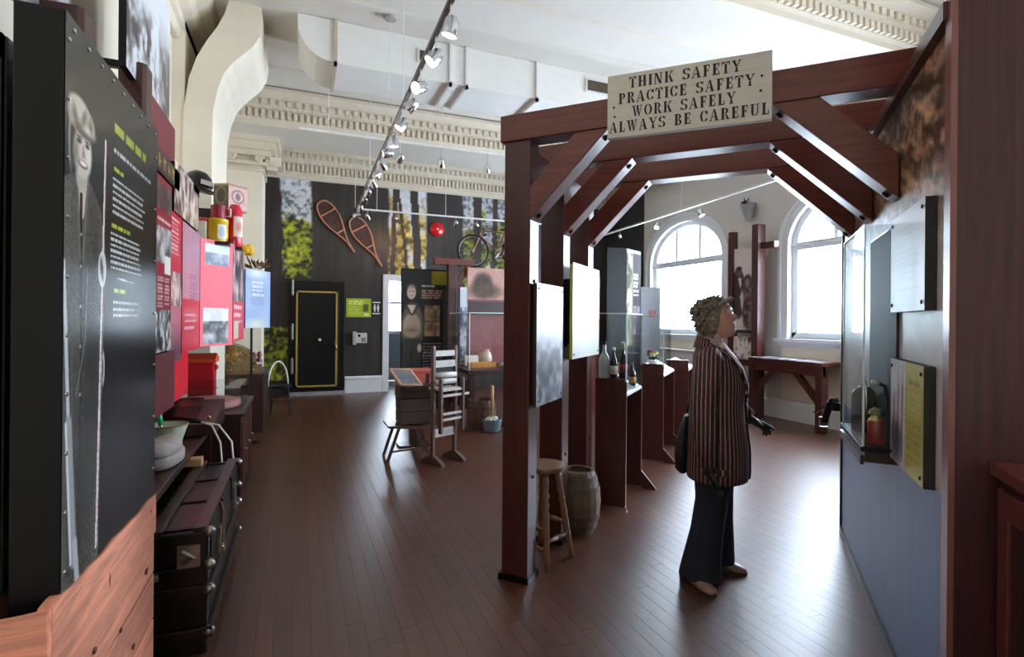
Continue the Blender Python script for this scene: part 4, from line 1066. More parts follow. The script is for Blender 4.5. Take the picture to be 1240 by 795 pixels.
c = Canvas(.16, .2, .012, (226, 200, 186)); c.ell(.08, .1, .04, .05, (200, 120, 110), .4)
c.build('flask_label', fk, (0, 0, 0), M=Matrix.Translation((FP[0], FP[1], zz + .09)), f=lambda P, U, V: np.stack([.0685 * np.sin(U * 10 - .1), -.0685 * np.cos(U * 10 - .1), V], -1))
G().box(-.65, 5.86, 2.19, -.52, 5.99, 2.215).build('flask_rest', DARKWOOD, fk)
gt = T('patterned_tin', 'square cream tin with green and red pattern beside the yellow tin', 'tin', (-.85, 5.74, zz))
G().box(-.885, 5.70, zz, -.805, 5.78, zz + .20).build('tin_body', mat('tin_cream', (212, 206, 184), .35, var=.25, scale=14), gt, bevel=.006)
G().box(-.89, 5.695, zz + .2, -.80, 5.785, zz + .23).build('tin_lid', mat('tin_lid_red', (196, 70, 60), .35), gt, bevel=.004)
tb = T('tin_box', 'large pink and bronze patterned tin box on the shelf riser', 'tin', (-.67, 6.15, 2.60))
c = Canvas(.21, .27, .008, (206, 164, 156)).noise(14, 40, 4); c.ell(.105, .15, .07, .07, (120, 86, 84), .12); c.ell(.105, .15, .055, .055, (216, 188, 178), .12); c.ell(.105, .15, .03, .04, (120, 90, 92), .3); c.rect(0, .25, .21, .27, (150, 120, 90)); c.rect(0, 0, .21, .02, (150, 120, 90))
qa, qb, qc = Vector((-.80, 6.12, 0)), Vector((-.66, 6.05, 0)), Vector((-.50, 6.19, 0)); qd = qa + qc - qb
G().hexa([(p.x, p.y, 2.605) for p in (qa, qb, qc, qd)] + [(p.x, p.y, 2.875) for p in (qa, qb, qc, qd)]).build('tin_body', mat('tin_bronze', (96, 76, 52), .35, metal=.4, var=.3, scale=18), tb, bevel=.006)
e_ = (qc - qb).normalized(); nn = Vector((e_.y, -e_.x, 0))
c.build('pink_face', tb, (qb.x + nn.x * .002, qb.y + nn.y * .002, 2.605), e_)
e2 = (qb - qa).normalized(); n2 = Vector((e2.y, -e2.x, 0))
c = Canvas((qb - qa).length, .27, .01, (86, 74, 54)).noise(18, 30, 6); c.ell(.08, .15, .06, .09, (150, 128, 88), .1); c.ell(.08, .15, .045, .075, (70, 62, 46), .1); c.rect(0, .25, .2, .27, (160, 140, 96))
c.build('bronze_face', tb, (qa.x + n2.x * .002, qa.y + n2.y * .002, 2.605), e2)
hm = T('hard_hat', 'glossy black miners hard hat perched on the workers photo board', 'hat', (-.82, 5.05, 2.60))
HC = Vector((-.80, 5.16, 2.615)); HM = Matrix.Rotation(rad(14), 4, 'Y')
G().lathe([(.135, -.012), (.14, 0), (.112, .012), (.108, .05), (.09, .10), (.05, .135), (.008, .145)], 26, HC, HM).build('hat_shell', mat('hat_black', (20, 20, 20), .12, var=.1), hm, smooth=True)
G().bar(HC + Vector((.04, -.11, .03)), HC + Vector((.12, -.06, .02)), .03, .04).build('lamp_bracket', CHROME, hm)
g = G()
for a_ in (-25, 0, 25): g.tube([HM @ Vector((.11 * math.cos(t_) , .028 * math.sin(rad(a_)) * 2 , .02 + .115 * math.sin(t_))) + HC for t_ in np.linspace(.1, 3.0, 12)], .005, 6)
g.build('hat_ribs', BLACK, hm, smooth=True)
G().box(-.95, 5.02, 2.56, -.80, 5.30, 2.603).build('hat_rest', DARKWOOD, rx)

# blue acrylic board and dried flowers
bl = T('blue_info_board', 'pale blue acrylic information board on a slim post past the tins', 'sign', (-.45, 7.2, 0))
pa = Vector((-.575, 6.98, 0)); ud = Vector((.524, .852, 0)).normalized(); nd = Vector((ud.y, -ud.x, 0))
c = Canvas(.47, .70, .010, (158, 176, 206)).noise(12, 6, 7); c.ell(.2, .66, .16, .06, (216, 220, 220), .5, .8); c.ell(.2, .04, .18, .07, (206, 208, 196), .5, .8); c.rect(.1, .28, .34, .5, (140, 156, 190), .6); c.text(.12, .56, .36, 4, .05, .02, (206, 214, 230), 51)
pb = pa + ud * .47; q = [pa, pb, pb - nd * .03, pa - nd * .03]
G().hexa([(p.x, p.y, 1.40) for p in q] + [(p.x, p.y, 2.10) for p in q]).build('acrylic_board', mat('acrylic_blue', (120, 146, 206), .12, var=.2), bl, bevel=.01)
c.build('print', bl, (pa.x + nd.x * .002, pa.y + nd.y * .002, 1.40), ud, m='print_gloss')
pm_ = pa + ud * .2 - nd * .06
G().tube([(pm_.x, pm_.y, 0), (pm_.x, pm_.y, 2.12)], .014, 10).lathe([(.11, 0), (.11, .012), (.03, .02)], 20, (pm_.x, pm_.y, 0)).build('slim_post', BLACKM, bl)
G().box(pm_.x - .05, pm_.y - .02, 2.08, pm_.x + .05, pm_.y + .05, 2.12).build('top_bracket', WHITE, bl)
ff = T('dried_flowers', 'yellow bloom with dried brown leaves on top of the blue board', 'flowers', (-.47, 7.22, 2.12))
b0 = Vector((pm_.x, pm_.y, 2.12))
g = G()
for k in range(9):
    a_ = k * .7
    g.ball(b0 + Vector((-.07 + .05 * math.cos(a_), .0 + .05 * math.sin(a_), .20 + .02 * (k % 3))), (.045, .045, .05), 8, 6)
g.build('yellow_bloom', mat('bloom_yellow', (232, 180, 16), .6, var=.15), ff, smooth=True)
g = G(); r_ = random.Random(9)
for k in range(26):
    a_, e_ = r_.random() * 6.28, r_.uniform(.3, 1.3); L = r_.uniform(.08, .2)
    d_ = Vector((math.cos(a_) * math.cos(e_), math.sin(a_) * math.cos(e_), math.sin(e_))); s_ = d_.cross(Vector((.3, .5, .8))).normalized() * .018
    p0 = b0 + Vector((.05 * math.cos(a_) + .05, .05 * math.sin(a_), .0)); mid = p0 + d_ * L * .55; tip = p0 + d_ * L
    g.add([p0, mid + s_, tip, mid - s_, mid + Vector((0, 0, .006))], [(0, 1, 4), (1, 2, 4), (2, 3, 4), (3, 0, 4), (0, 3, 2, 1)])
g.build('dried_leaves', mat('leaf_brown', (122, 92, 66), .7, var=.4, scale=20), ff, kind='stuff')
G().tube([b0, b0 + Vector((-.05, 0, .12)), b0 + Vector((-.07, 0, .19))], .008, 6).build('stem', mat('stem_olive', (90, 84, 50), .6), ff)

# steamer trunk
TK = mat('trunk_black', (20, 17, 16), .3, var=.35, scale=10, bump=.15); SLAT = mat('trunk_slat', (36, 27, 24), .3, var=.4, scale=8, stretch=(5, .5, 5), bump=.1)
STEEL = mat('worn_steel', (150, 142, 138), .35, metal=.9, var=.3, scale=20)
tr = T('steamer_trunk', 'black steamer trunk with wooden slats and worn metal corners by cedar plinth', 'trunk', (-.68, 3.35, 0))
x0, x1, y0, y1 = -.98, -.37, 2.76, 4.02
G().box(x0, y0, .0, x1, y1, .40).build('trunk_body', TK, tr, bevel=.008)
G().box(x0 - .004, y0 - .004, .405, x1 + .004, y1 + .004, .555).build('trunk_lid', TK, tr, bevel=.012)
for x_ in (-.94, -.76, -.58, -.40):
    G().box(x_ - .03, y0 - .01, .553, x_ + .03, y1 + .01, .574).build('lid_slat', SLAT, tr, bevel=.004)
for y_ in (2.80, 3.2, 3.6, 3.98):
    G().box(x0, y_ - .015, .553, x1 + .008, y_ + .015, .562).box(x1 + .002, y_ - .015, .42, x1 + .01, y_ + .015, .56).build('lid_band', BLACKM, tr)
for z_, e in ((.29, .015), (.10, .02)):
    G().box(x0, y0 - e, z_ - .022, x1 + e, y0, z_ + .022).box(x1, y0 - e, z_ - .022, x1 + e, y1 + .01, z_ + .022).build('side_rail', SLAT, tr, bevel=.004)
for (cx_, cy_) in ((x1, y0), (x0, y0), (x1, y1)):
    for z_ in (.55, .29, .10, .40):
        G().ball((cx_ + (.004 if cx_ == x1 else 0), cy_, z_), (.028, .028, .024), 8, 5).build('corner_cap', STEEL, tr, smooth=True)
for y_ in (3.05, 3.72):
    G().box(x1 + .004, y_ - .03, .34, x1 + .018, y_ + .03, .47).tube([(x1 + .02, y_ - .02, .37), (x1 + .03, y_, .36), (x1 + .02, y_ + .02, .37)], .006, 6).build('latch', STEEL, tr)
G().tube([(x1 + .005, 3.12, .57), (x1 + .015, 3.13, .52), (x1 + .014, 3.15, .3)], .007, 6).build('hasp_strap', mat('brass_strap', (150, 120, 84), .4, metal=.6), tr)
G().box(-.80, y0 - .02, .36, -.56, y0 - .004, .385).tube([(-.78, y0 - .02, .37), (-.74, y0 - .05, .34), (-.62, y0 - .05, .34), (-.58, y0 - .02, .37)], .011, 7).build('leather_handle', STEEL, tr, smooth=True)
G().box(x1 - .12, y0 - .012, .40, x1 - .03, y0, .50).tube([(x1 - .10, y0 - .02, .48), (x1 - .05, y0 - .03, .45), (x1 - .10, y0 - .02, .42)], .010, 6).build('end_lock', STEEL, tr)

# bench with household things
bn = T('low_bench', 'low dark plank bench behind the trunk holding household tools', 'bench', (-.88, 4.0, 0))
G().box(-1.18, 2.55, .63, -.62, 4.95, .67).build('bench_top', DARKWOOD, bn, bevel=.004)
for y_ in (3.9 + .15, 4.9): G().box(-1.1, y_ - .03, 0, -.64, y_, .63).build('bench_leg', DARKWOOD_V, bn)
for y_ in (2.62,): G().box(-1.18, 2.72, 0, -1.02, 2.75, .63).build('bench_leg', DARKWOOD_V, bn)
sk = T('grain_sack', 'pale folded cloth sack lying on the low bench', 'sack', (-.78, 3.62, .67))
g = G().rings([(-.715, 3.62, .672, .075, .18), (-.715, 3.62, .69, .098, .225), (-.715, 3.63, .73, .098, .225), (-.71, 3.62, .745, .088, .21)], 24).rings([(-.72, 3.61, .745, .085, .20), (-.72, 3.61, .755, .094, .215), (-.72, 3.62, .79, .088, .21), (-.72, 3.63, .81, .055, .15)], 24)
g.build('folded_cloth', mat('sack_cloth', (156, 146, 142), .8, var=.25, scale=16, bump=.4), sk, smooth=True)
bo = T('mixing_bowl', 'cream enamel bowl with dark rim on the low bench', 'bowl', (-.80, 4.12, .67))
G().lathe([(.07, 0), (.085, .01), (.115, .11), (.125, .135), (.12, .14), (.108, .11), (.075, .02)], 28, (-.80, 4.12, .67)).build('bowl_body', mat('bowl_cream', (196, 196, 176), .3, var=.1), bo, smooth='auto')
G().tube([(-.80 + .124 * math.cos(t_), 4.12 + .124 * math.sin(t_), .81) for t_ in np.linspace(0, 6.283, 28)[:-1]], .005, 6, True).build('bowl_rim', mat('rim_olive', (120, 112, 84), .4), bo)
gt = T('green_scoop', 'scoop with a bright green handle standing in the cream bowl', 'scoop', (-.83, 4.16, .70))
G().tube([(-.815, 4.13, .70), (-.84, 4.16, .80)], .008, 7).build('scoop_shaft', STEEL, gt)
G().tube([(-.84, 4.16, .80), (-.86, 4.185, .87), (-.872, 4.20, .90)], [.015, .02, .012], 9).build('scoop_handle', mat('handle_green', (28, 150, 84), .35), gt, smooth=True)
wb_ = T('sloped_writing_box', 'sloped brown wooden box with a recessed tray behind the bowl', 'box', (-.78, 4.62, .67))
G().prism([(4.34, .675), (4.92, .675), (4.92, .86), (4.34, .76)], 'x', -1.0, -.55).build('box_body', DARKWOOD, wb_, bevel=.004)
G().hexa([(-.88, 4.46, .779), (-.68, 4.46, .779), (-.68, 4.74, .828), (-.88, 4.74, .828), (-.88, 4.46, .786), (-.68, 4.46, .786), (-.68, 4.74, .835), (-.88, 4.74, .835)]).build('tray_recess', BLACK, wb_)
G().ball((-.60, 4.45, .79), .012, 8, 6).build('brass_pin', BRASS, wb_)
ir = T('curling_iron', 'black-handled curling iron with two white cords hanging to the floor', 'curling iron', (-.72, 4.38, .78))
G().tube([(-.92, 4.44, .80), (-.80, 4.38, .80), (-.68, 4.30, .80), (-.62, 4.26, .79)], [.012, .022, .02, .010], 9).build('iron_handle', BLACK, ir, smooth=True)
for dx in (0, .07):
    G().tube([(-.62, 4.26, .79), (-.55 + dx * .6, 4.22, .77), (-.49 + dx, 4.16, .66), (-.465 + dx, 4.10, .45), (-.46 + dx, 4.08, .2), (-.45 + dx, 4.08, .01)], .006, 6).build('white_cord', WHITE, ir, smooth=True)
sb = T('wooden_block', 'small bare wooden block lying on trunk lid by the white cords', 'block', (-.62, 3.92, .574))
G().box(-.68, 3.87, .575, -.56, 3.95, .625).build('block_body', mat('block_tan', (186, 148, 104), .5, var=.25), sb, bevel=.004)

# cabinet with a glazed top
cb_ = T('glazed_cabinet', 'dark brown cabinet with a low glass top holding a pink cushion', 'cabinet', (-.78, 5.6, 0))
G().box(-1.15, 5.05, .0, -.44, 6.15, .68).build('cabinet_body', DARKWOOD_V, cb_, bevel=.004)
G().box(-1.17, 5.03, .68, -.42, 6.17, .71).build('cabinet_top', DARKWOOD, cb_, bevel=.004)
for k in range(3):
    dw = G().box(-.442, 5.10 + k * .34, .08, -.43, 5.42 + k * .34, .62).build('drawer_front', CHERRY, cb_, bevel=.003)
    G().ball((-.42, 5.26 + k * .34, .36), .016, 8, 6).build('drawer_knob', STEEL, dw)
for nm, q in (('glass_front', (-.46, 5.08, .71, -.455, 5.85, .92)), ('glass_end', (-1.1, 5.08, .71, -.46, 5.085, .92)), ('glass_end', (-1.1, 5.845, .71, -.46, 5.85, .92)), ('glass_top', (-1.1, 5.08, .92, -.455, 5.85, .925))):
    G().box(*q).build(nm, GLS, cb_)
cu = T('pink_cushion', 'dusty pink cloth cushion inside the low glass top', 'cushion', (-.78, 5.5, .71))
G().rings([(-.78, 5.5, .712, .28, .30), (-.78, 5.5, .725, .30, .325), (-.78, 5.5, .765, .30, .325), (-.78, 5.5, .78, .26, .28)], 28).build('cushion_body', mat('cushion_pink', (176, 116, 112), .7, var=.15, scale=12, bump=.2), cu, smooth=True)
pt = T('black_plaque', 'flat black slate resting on the pink cushion', 'slate', (-.86, 5.42, .78))
G().hexa([(-.98, 5.36, .781), (-.80, 5.34, .781), (-.78, 5.50, .781), (-.96, 5.52, .781), (-.98, 5.36, .80), (-.80, 5.34, .80), (-.78, 5.50, .80), (-.96, 5.52, .80)]).build('slate_body', BLACK, pt, bevel=.003)
mb = T('red_fare_box', 'red metal box with an orange sloped lid on the glazed cabinet', 'box', (-.86, 6.02, .71))
G().box(-.98, 5.92, .71, -.76, 6.12, 1.08).build('box_body', mat('box_red', (176, 20, 34), .35, var=.12), mb, bevel=.006)
G().prism([(5.90, 1.08), (6.14, 1.08), (6.14, 1.12), (6.02, 1.17), (5.90, 1.12)], 'x', -1.0, -.74).build('sloped_lid', mat('lid_orange', (206, 76, 40), .4, var=.15), mb, bevel=.004)
G().ball((-.75, 6.0, 1.03), (.025, .03, .025), 8, 6).build('coin_knob', mat('box_red', (176, 20, 34)), mb, smooth=True)

# brass cash register on its counter, chair
ct = T('shop_counter', 'dark panelled shop counter carrying the ornate cash register', 'counter', (-.75, 8.3, 0))
G().box(-1.15, 7.79, .0, -.42, 9.0, .74).build('counter_body', DARKWOOD_V, ct, bevel=.004)
G().box(-1.17, 7.77, .74, -.40, 9.02, .775).build('counter_top', DARKWOOD, ct, bevel=.004)
for k in range(3): G().box(-.424, 7.84 + k * .39, .08, -.412, 8.18 + k * .39, .68).build('side_panel', DARKWOOD_V, ct, bevel=.004)
cr = T('cash_register', 'ornate brass cash register with scrolled relief on the shop counter', 'cash register', (-.75, 8.1, .775))
BR2 = mat('brass_antique', (146, 122, 88), .4, metal=.7, var=.35, scale=18, bump=.5)
poly = [(-.98, .775), (-.46, .775), (-.46, .87), (-.50, .90)] + [(-.98 + .46 * math.cos(t_), .90 + .29 * math.sin(t_)) for t_ in np.linspace(.1, 1.57, 10)] + [(-.98, 1.19)]
G().prism(poly, 'y', 7.90, 8.3).build('register_body', BR2, cr, bevel=.008)
g = G()
for rr_ in (.03, .055, .08): g.tube([(-.82 + rr_ * math.cos(t_), 7.895, 1.03 + rr_ * math.sin(t_)) for t_ in np.linspace(0, 6.283, 22)[:-1]], .008, 6, True)
for k in range(8):
    a_ = k * .785; g.tube([(-.82 + .09 * math.cos(a_), 7.896, 1.03 + .09 * math.sin(a_)), (-.82 + .125 * math.cos(a_ + .25), 7.896, 1.03 + .125 * math.sin(a_ + .25))], .009, 6)
for k in range(10): g.ball((-.95 + k * .045, 7.896, .83), .014, 7, 5)
g.tube([(-.96 + .41 * math.cos(t_), 7.896, .90 + .25 * math.sin(t_)) for t_ in np.linspace(.15, 1.5, 14)], .007, 6)
g.build('scrolled_relief', BRASS, cr, smooth=True)
G().box(-.58, 7.9, .90, -.44, 8.28, .925).build('till_slab', mat('marble_pale', (206, 198, 196), .3, var=.15, scale=12), cr)
G().box(-.99, 7.86, 1.19, -.84, 8.28, 1.21).build('top_rail', BRASS, cr)
for nm, lab, x_, y_, h_ in (('figurine', 'small dark red bust figurine on the cash register slab', -.55, 8.0, .13), ('figurine', 'small black squat jar beside the red bust on the register', -.49, 8.12, .14)):
    f_ = T(nm, lab, 'figurine', (x_, y_, .925))
    G().lathe([(.03, 0), (.034, .02), (.02, .05), (.032, .08), (.028, .11), (.01, h_)], 14, (x_, y_, .925)).build('figure_body', mat('figure_red', (120, 50, 50), .4) if 'bust' in lab else BLACK, f_, smooth=True)
ch = T('bentwood_chair', 'small dark spindle chair with a white bent back by the shop counter', 'chair', (-.22, 9.15, 0))
G().lathe([(.15, .43), (.165, .44), (.165, .46), (.15, .47)], 22, (-.24, 9.15, 0)).build('seat', BLACK, ch, smooth='auto')
for (sx, sy) in ((-1, -1), (1, -1), (1, 1), (-1, 1)):
    G().tube([(-.24 + sx * .15, 9.15 + sy * .15, 0), (-.24 + sx * .10, 9.15 + sy * .10, .44)], .014, 8).build('leg', BLACK, ch)
for (a_, b_) in (((-.13, -.13), (.13, -.13)), ((.13, -.13), (.13, .13)), ((-.13, .13), (-.13, -.13))):
    for z_ in (.14, .26): G().tube([(-.24 + a_[0], 9.15 + a_[1], z_), (-.24 + b_[0], 9.15 + b_[1], z_)], .009, 6).build('rung', mat('rung_rose', (120, 40, 60), .4), ch)
G().tube([(-.24 + .14 * math.cos(t_) - .04, 9.15 + .13 * math.cos(t_), .46 + .38 * math.sin(t_)) for t_ in np.linspace(0, math.pi, 14)], .012, 8).build('bent_back', WHITE, ch, smooth=True)
# ------------------------------------------------------------------ back wall
vd = T('vault_door', 'black steel vault door outlined with a gold frame on back wall', 'vault door', (.37, 11.33, 0))
VB = mat('vault_black', (8, 8, 8), .45, var=.2, spec=.3)
G().box(-.14, 11.28, .07, .88, 11.39, 2.26).build('vault_frame', VB, vd, bevel=.01)
G().box(-.06, 11.25, .13, .77, 11.28, 2.10).build('door_leaf', VB, vd, bevel=.01)
GF = G().box(-.035, 11.238, .165, .74, 11.252, .20).box(-.035, 11.238, 2.03, .74, 11.252, 2.065).box(-.035, 11.238, .165, -.0, 11.252, 2.065).box(.705, 11.238, .165, .74, 11.252, 2.065)
GF.build('gold_border', GOLD, vd)
G().lathe([(.045, 0), (.045, .03), (.03, .05), (.03, .06)], 18, (.405, 11.25, 1.10), Matrix.Rotation(rad(90), 4, 'X')).build('combination_dial', CHROME, vd, smooth='auto')
G().tube([(.69, 11.24, 1.06), (.70, 11.19, 1.03), (.715, 11.17, .95), (.725, 11.17, .89)], [.016, .02, .02, .014], 8).build('lever_handle', BRASS, vd, smooth=True)
for z_ in (.45, 1.12, 1.98): G().lathe([(.025, 0), (.025, .28)], 12, (-.10, 11.25, z_)).lathe([(.014, -.02), (.018, 0), (.018, .28), (.014, .30)], 12, (-.10, 11.25, z_)).build('hinge', STEEL, vd)
G().box(-.16, 11.22, 0, .90, 11.39, .07).build('threshold', mat('threshold_grey', (150, 146, 148), .5), vd)
gs = T('green_sign', 'lime green notice with white text and a dark square on back wall', 'sign', (1.16, 11.38, 1.55))
c = Canvas(.50, .385, .012, (166, 186, 28)); c.text(.04, .34, .4, 2, .05, .028, (222, 230, 150), 61); c.text(.04, .22, .3, 4, .045, .02, (206, 216, 110), 62); c.rect(.34, .12, .45, .27, (84, 90, 60)); c.rect(.36, .03, .46, .08, (226, 232, 190))
G().box(.912, 11.375, 1.555, 1.412, 11.395, 1.94).build('sign_board', mat('sign_lime', (150, 170, 30), .4), gs)
c.build('print', gs, (.912, 11.373, 1.555))
rs = T('restroom_sign', 'small black restroom sign with two white figures beside the lime notice', 'sign', (1.52, 11.38, 1.6))
G().box(1.43, 11.378, 1.60, 1.61, 11.395, 1.90).build('sign_board', mat('sign_black', (28, 28, 30), .4), rs)
g = G().box(1.44, 11.374, 1.855, 1.60, 11.379, 1.88).box(1.44, 11.374, 1.62, 1.60, 11.379, 1.645)
for x_ in (1.485, 1.555):
    g.ball((x_, 11.376, 1.81), (.018, .003, .018), 10, 6).prism([(x_ - .028, 1.785), (x_ + .028, 1.785), (x_ + .012, 1.67), (x_ - .012, 1.67)], 'y', 11.374, 11.379)
g.build('white_figures', WHITE, rs)
ic = T('intercom_phone', 'white wall telephone with grey handset below the lime notice', 'telephone', (1.18, 11.37, .98))
G().box(1.04, 11.33, .985, 1.12, 11.39, 1.26).build('handset', mat('phone_grey', (176, 172, 170), .4), ic, bevel=.012)
G().box(1.12, 11.35, 1.02, 1.33, 11.395, 1.23).build('base_plate', mat('phone_white', (206, 200, 198), .4), ic, bevel=.01)
g = G()
for i in range(3):
    for j in range(3): g.box(1.22 + i * .03, 11.345, 1.05 + j * .03, 1.24 + i * .03, 11.352, 1.07 + j * .03)
g.build('keypad', BLACK, ic, kind='stuff')
G().box(1.15, 11.345, 1.15, 1.2, 11.352, 1.2).build('speaker_grille', BLACK, ic)
SNOW = mat('snowshoe_wood', (190, 124, 96), .45, var=.2)
def snowshoe(label, toe, tail, wd):
    o = T('snowshoe', label, 'snowshoe', (toe[0], 11.36, tail[1]))
    toe, tail = Vector((toe[0], 0, toe[1])), Vector((tail[0], 0, tail[1]))
    ax = (tail - toe); L = ax.length; ax.normalize(); sd_ = Vector((ax.z, 0, -ax.x))
    prof = [(0, .28), (.03, .6), (.1, .86), (.2, 1.0), (.32, 1.0), (.45, .8), (.58, .5), (.7, .22), (.8, .07), (.9, .035), (1.0, .03)]
    P_ = lambda f_, s_: toe + ax * (L * f_) + sd_ * s_ + Vector((0, 11.35, 0))
    rim = [P_(f_, w_ * wd / 2) for f_, w_ in prof] + [P_(f_, -w_ * wd / 2) for f_, w_ in prof[::-1]]
    G().tube(rim, .018, 7, True).build('rim', SNOW, o, smooth=True)
    for f_, w_ in ((.21, 1.0), (.58, .5)): G().bar(P_(f_, w_ * wd / 2), P_(f_, -w_ * wd / 2), .03, .03, (0, 1, 0)).build('crossbar', SNOW, o)
    wv = G().add([P_(f_, w_ * wd / 2 * .95) + Vector((0, .01, 0)) for f_, w_ in prof[:8]] + [P_(f_, -w_ * wd / 2 * .95) + Vector((0, .01, 0)) for f_, w_ in prof[:8]], [(i, i + 1, 9 + i, 8 + i) for i in range(7)])
    wv.build('rawhide_weave', mat('rawhide', (70, 44, 38), .6, var=.4, scale=60), o)
    lc = G()
    for k in range(9): lc.tube([P_(.06 + k * .06, .8 * wd / 2 * min(1, .5 + k * .3)), P_(.12 + k * .05, -.75 * wd / 2 * min(1, .5 + k * .3))], .005, 4)
    lc.build('lacing', mat('lacing_tan', (104, 66, 54), .5), o)
snowshoe('wooden snowshoe hung above the vault door', (.40, 3.86), (1.07, 2.88), .34)
snowshoe('wooden snowshoe hung between vault door and white doorway', (1.03, 3.58), (1.62, 2.62), .34)
be = T('alarm_bell', 'round red fire alarm bell on the grey trunk of the mural', 'alarm bell', (2.79, 11.33, 3.34))
G().lathe([(.15, 0), (.155, .03), (.13, .06), (.05, .075), (.03, .085)], 26, (2.79, 11.39, 3.48), Matrix.Rotation(rad(90), 4, 'X')).build('gong', mat('bell_red', (206, 18, 26), .3), be, smooth='auto')
G().lathe([(.02, .085), (.02, .095)], 10, (2.79, 11.39, 3.48), Matrix.Rotation(rad(90), 4, 'X')).build('centre_screw', WHITE, be)
G().box(2.81, 11.295, 3.39, 2.87, 11.305, 3.42).build('name_plate', WHITE, be)
# bicycle on the wall
bk = T('bicycle', 'old black bicycle mounted high on the forest mural', 'bicycle', (4.1, 11.25, 2.68))
def wheel(cx_, nm):
    w_ = G().tube([(cx_ + .345 * math.cos(t_), 11.22, 3.04 + .345 * math.sin(t_)) for t_ in np.linspace(0, 6.283, 41)[:-1]], .022, 8, True).build(nm, BLACK, bk, smooth=True)
    G().tube([(cx_ + .318 * math.cos(t_), 11.22, 3.04 + .318 * math.sin(t_)) for t_ in np.linspace(0, 6.283, 41)[:-1]], .010, 6, True).build('wheel_rim', STEEL, w_, smooth=True)
    g = G()
    for k in range(18):
        a_ = k * 2 * math.pi / 18; g.tube([(cx_ + .02 * math.cos(a_ + .6), 11.22, 3.04 + .02 * math.sin(a_ + .6)), (cx_ + .315 * math.cos(a_), 11.22, 3.04 + .315 * math.sin(a_))], .0025, 4)
    g.build('spokes', STEEL, w_)
    G().tube([(cx_, 11.18, 3.04), (cx_, 11.26, 3.04)], .03, 10).build('hub', STEEL, w_)
wheel(3.57, 'front_wheel'); wheel(4.62, 'rear_wheel')
fr = G()
bbk, st_, hd0, hd1 = (4.18, 11.22, 3.02), (4.30, 11.22, 3.48), (3.76, 11.22, 3.50), (3.73, 11.22, 3.38)
for a_, b_, r_ in ((hd1, bbk, .018), (hd0, st_, .018), (bbk, st_, .018), (bbk, (4.62, 11.22, 3.04), .012), (st_, (4.62, 11.22, 3.04), .012), (hd0, hd1, .02), (hd1, (3.57, 11.22, 3.04), .014)): fr.tube([a_, b_], r_, 8)
fr.build('frame', mat('frame_rust', (116, 72, 56), .4, metal=.4, var=.3), bk)
G().tube([hd0, (3.78, 11.22, 3.58), (3.84, 11.10, 3.60), (3.95, 11.04, 3.58)], .012, 7).build('handlebar', STEEL, bk, smooth=True)
G().ball((4.32, 11.22, 3.55), (.13, .06, .04), 12, 6).build('saddle', mat('saddle_brown', (70, 44, 34), .5), bk, smooth=True)
G().tube([(4.18 + .09 * math.cos(t_), 11.2, 3.02 + .09 * math.sin(t_)) for t_ in np.linspace(0, 6.283, 21)[:-1]], .008, 5, True).bar((4.18, 11.2, 3.02), (4.08, 11.18, 2.9), .02, .02).build('chainring_and_crank', STEEL, bk)
G().box(3.85, 11.24, 3.4, 3.9, 11.40, 3.44).box(4.3, 11.24, 3.2, 4.34, 11.40, 3.24).build('wall_hook', BLACKM, bk)

# ------------------------------------------------------------------ middle of the room
mp = T('printed_case', 'black exhibit case printed with an aproned man before the white doorway', 'display case', (2.0, 8.95, 0))
G().box(1.60, 8.9, 0, 2.42, 9.0, 2.37).build('case_body', BLACK, mp, bevel=.004)
c = Canvas(.82, 2.3, .013, (30, 28, 27)).noise(6, 4, 3)
c.blend(np.clip((c.U - .48) * 30, 0, 1) * (c.V > 2.07), (124, 116, 30))
c.ell(.13, .55, .13, .62, (66, 68, 60), .06); c.ell(.18, 1.35, .19, .42, (96, 88, 80), .08); c.rect(.02, .1, .32, 1.15, (60, 62, 54)); c.rect(.165, .1, .18, 1.0, (20, 20, 18))
c.ell(.17, 1.38, .15, .20, (172, 154, 134), .1); c.ell(.17, 1.28, .15, .10, (160, 142, 122), .2); c.ell(.16, 1.30, .09, .03, (128, 112, 96), .6)
c.poly([(.10, 1.72), (.23, 1.72), (.17, 1.55)], (206, 192, 176)); c.line((.06, 1.72), (.16, 1.56), .02, (62, 52, 48)); c.line((.27, 1.7), (.18, 1.56), .02, (62, 52, 48))
c.ell(.16, 1.93, .075, .115, (202, 182, 160), .1); c.ell(.16, 2.03, .07, .04, (150, 134, 118), .4, .6); c.ell(.30, 1.0, .035, .07, (200, 178, 156), .2)
c.ell(.135, 1.95, .015, .01, (80, 66, 58), .4); c.ell(.19, 1.95, .015, .01, (80, 66, 58), .4); c.ell(.165, 1.88, .025, .008, (120, 80, 72), .4)
c.text(.33, 2.06, .55, 1, .03, .025, (200, 190, 180), 71, 0); c.text(.33, 1.98, .68, 4, .04, .026, (176, 132, 116), 72, .1)
c.rect(.38, 1.2, .64, 1.72, (126, 104, 80)); c.photo(.38, 1.44, .64, 1.72, 17, (96, 76, 58), (150, 126, 98), 14); c.rect(.38, 1.44, .64, 1.46, (30, 28, 27)); c.photo(.38, 1.2, .64, 1.42, 18, (100, 80, 62), (160, 134, 104), 14)
c.text(.36, 1.08, .70, 9, .05, .018, (150, 142, 136), 73)
c.build('case_print', mp, (1.60, 8.896, .04), m='print_satin')
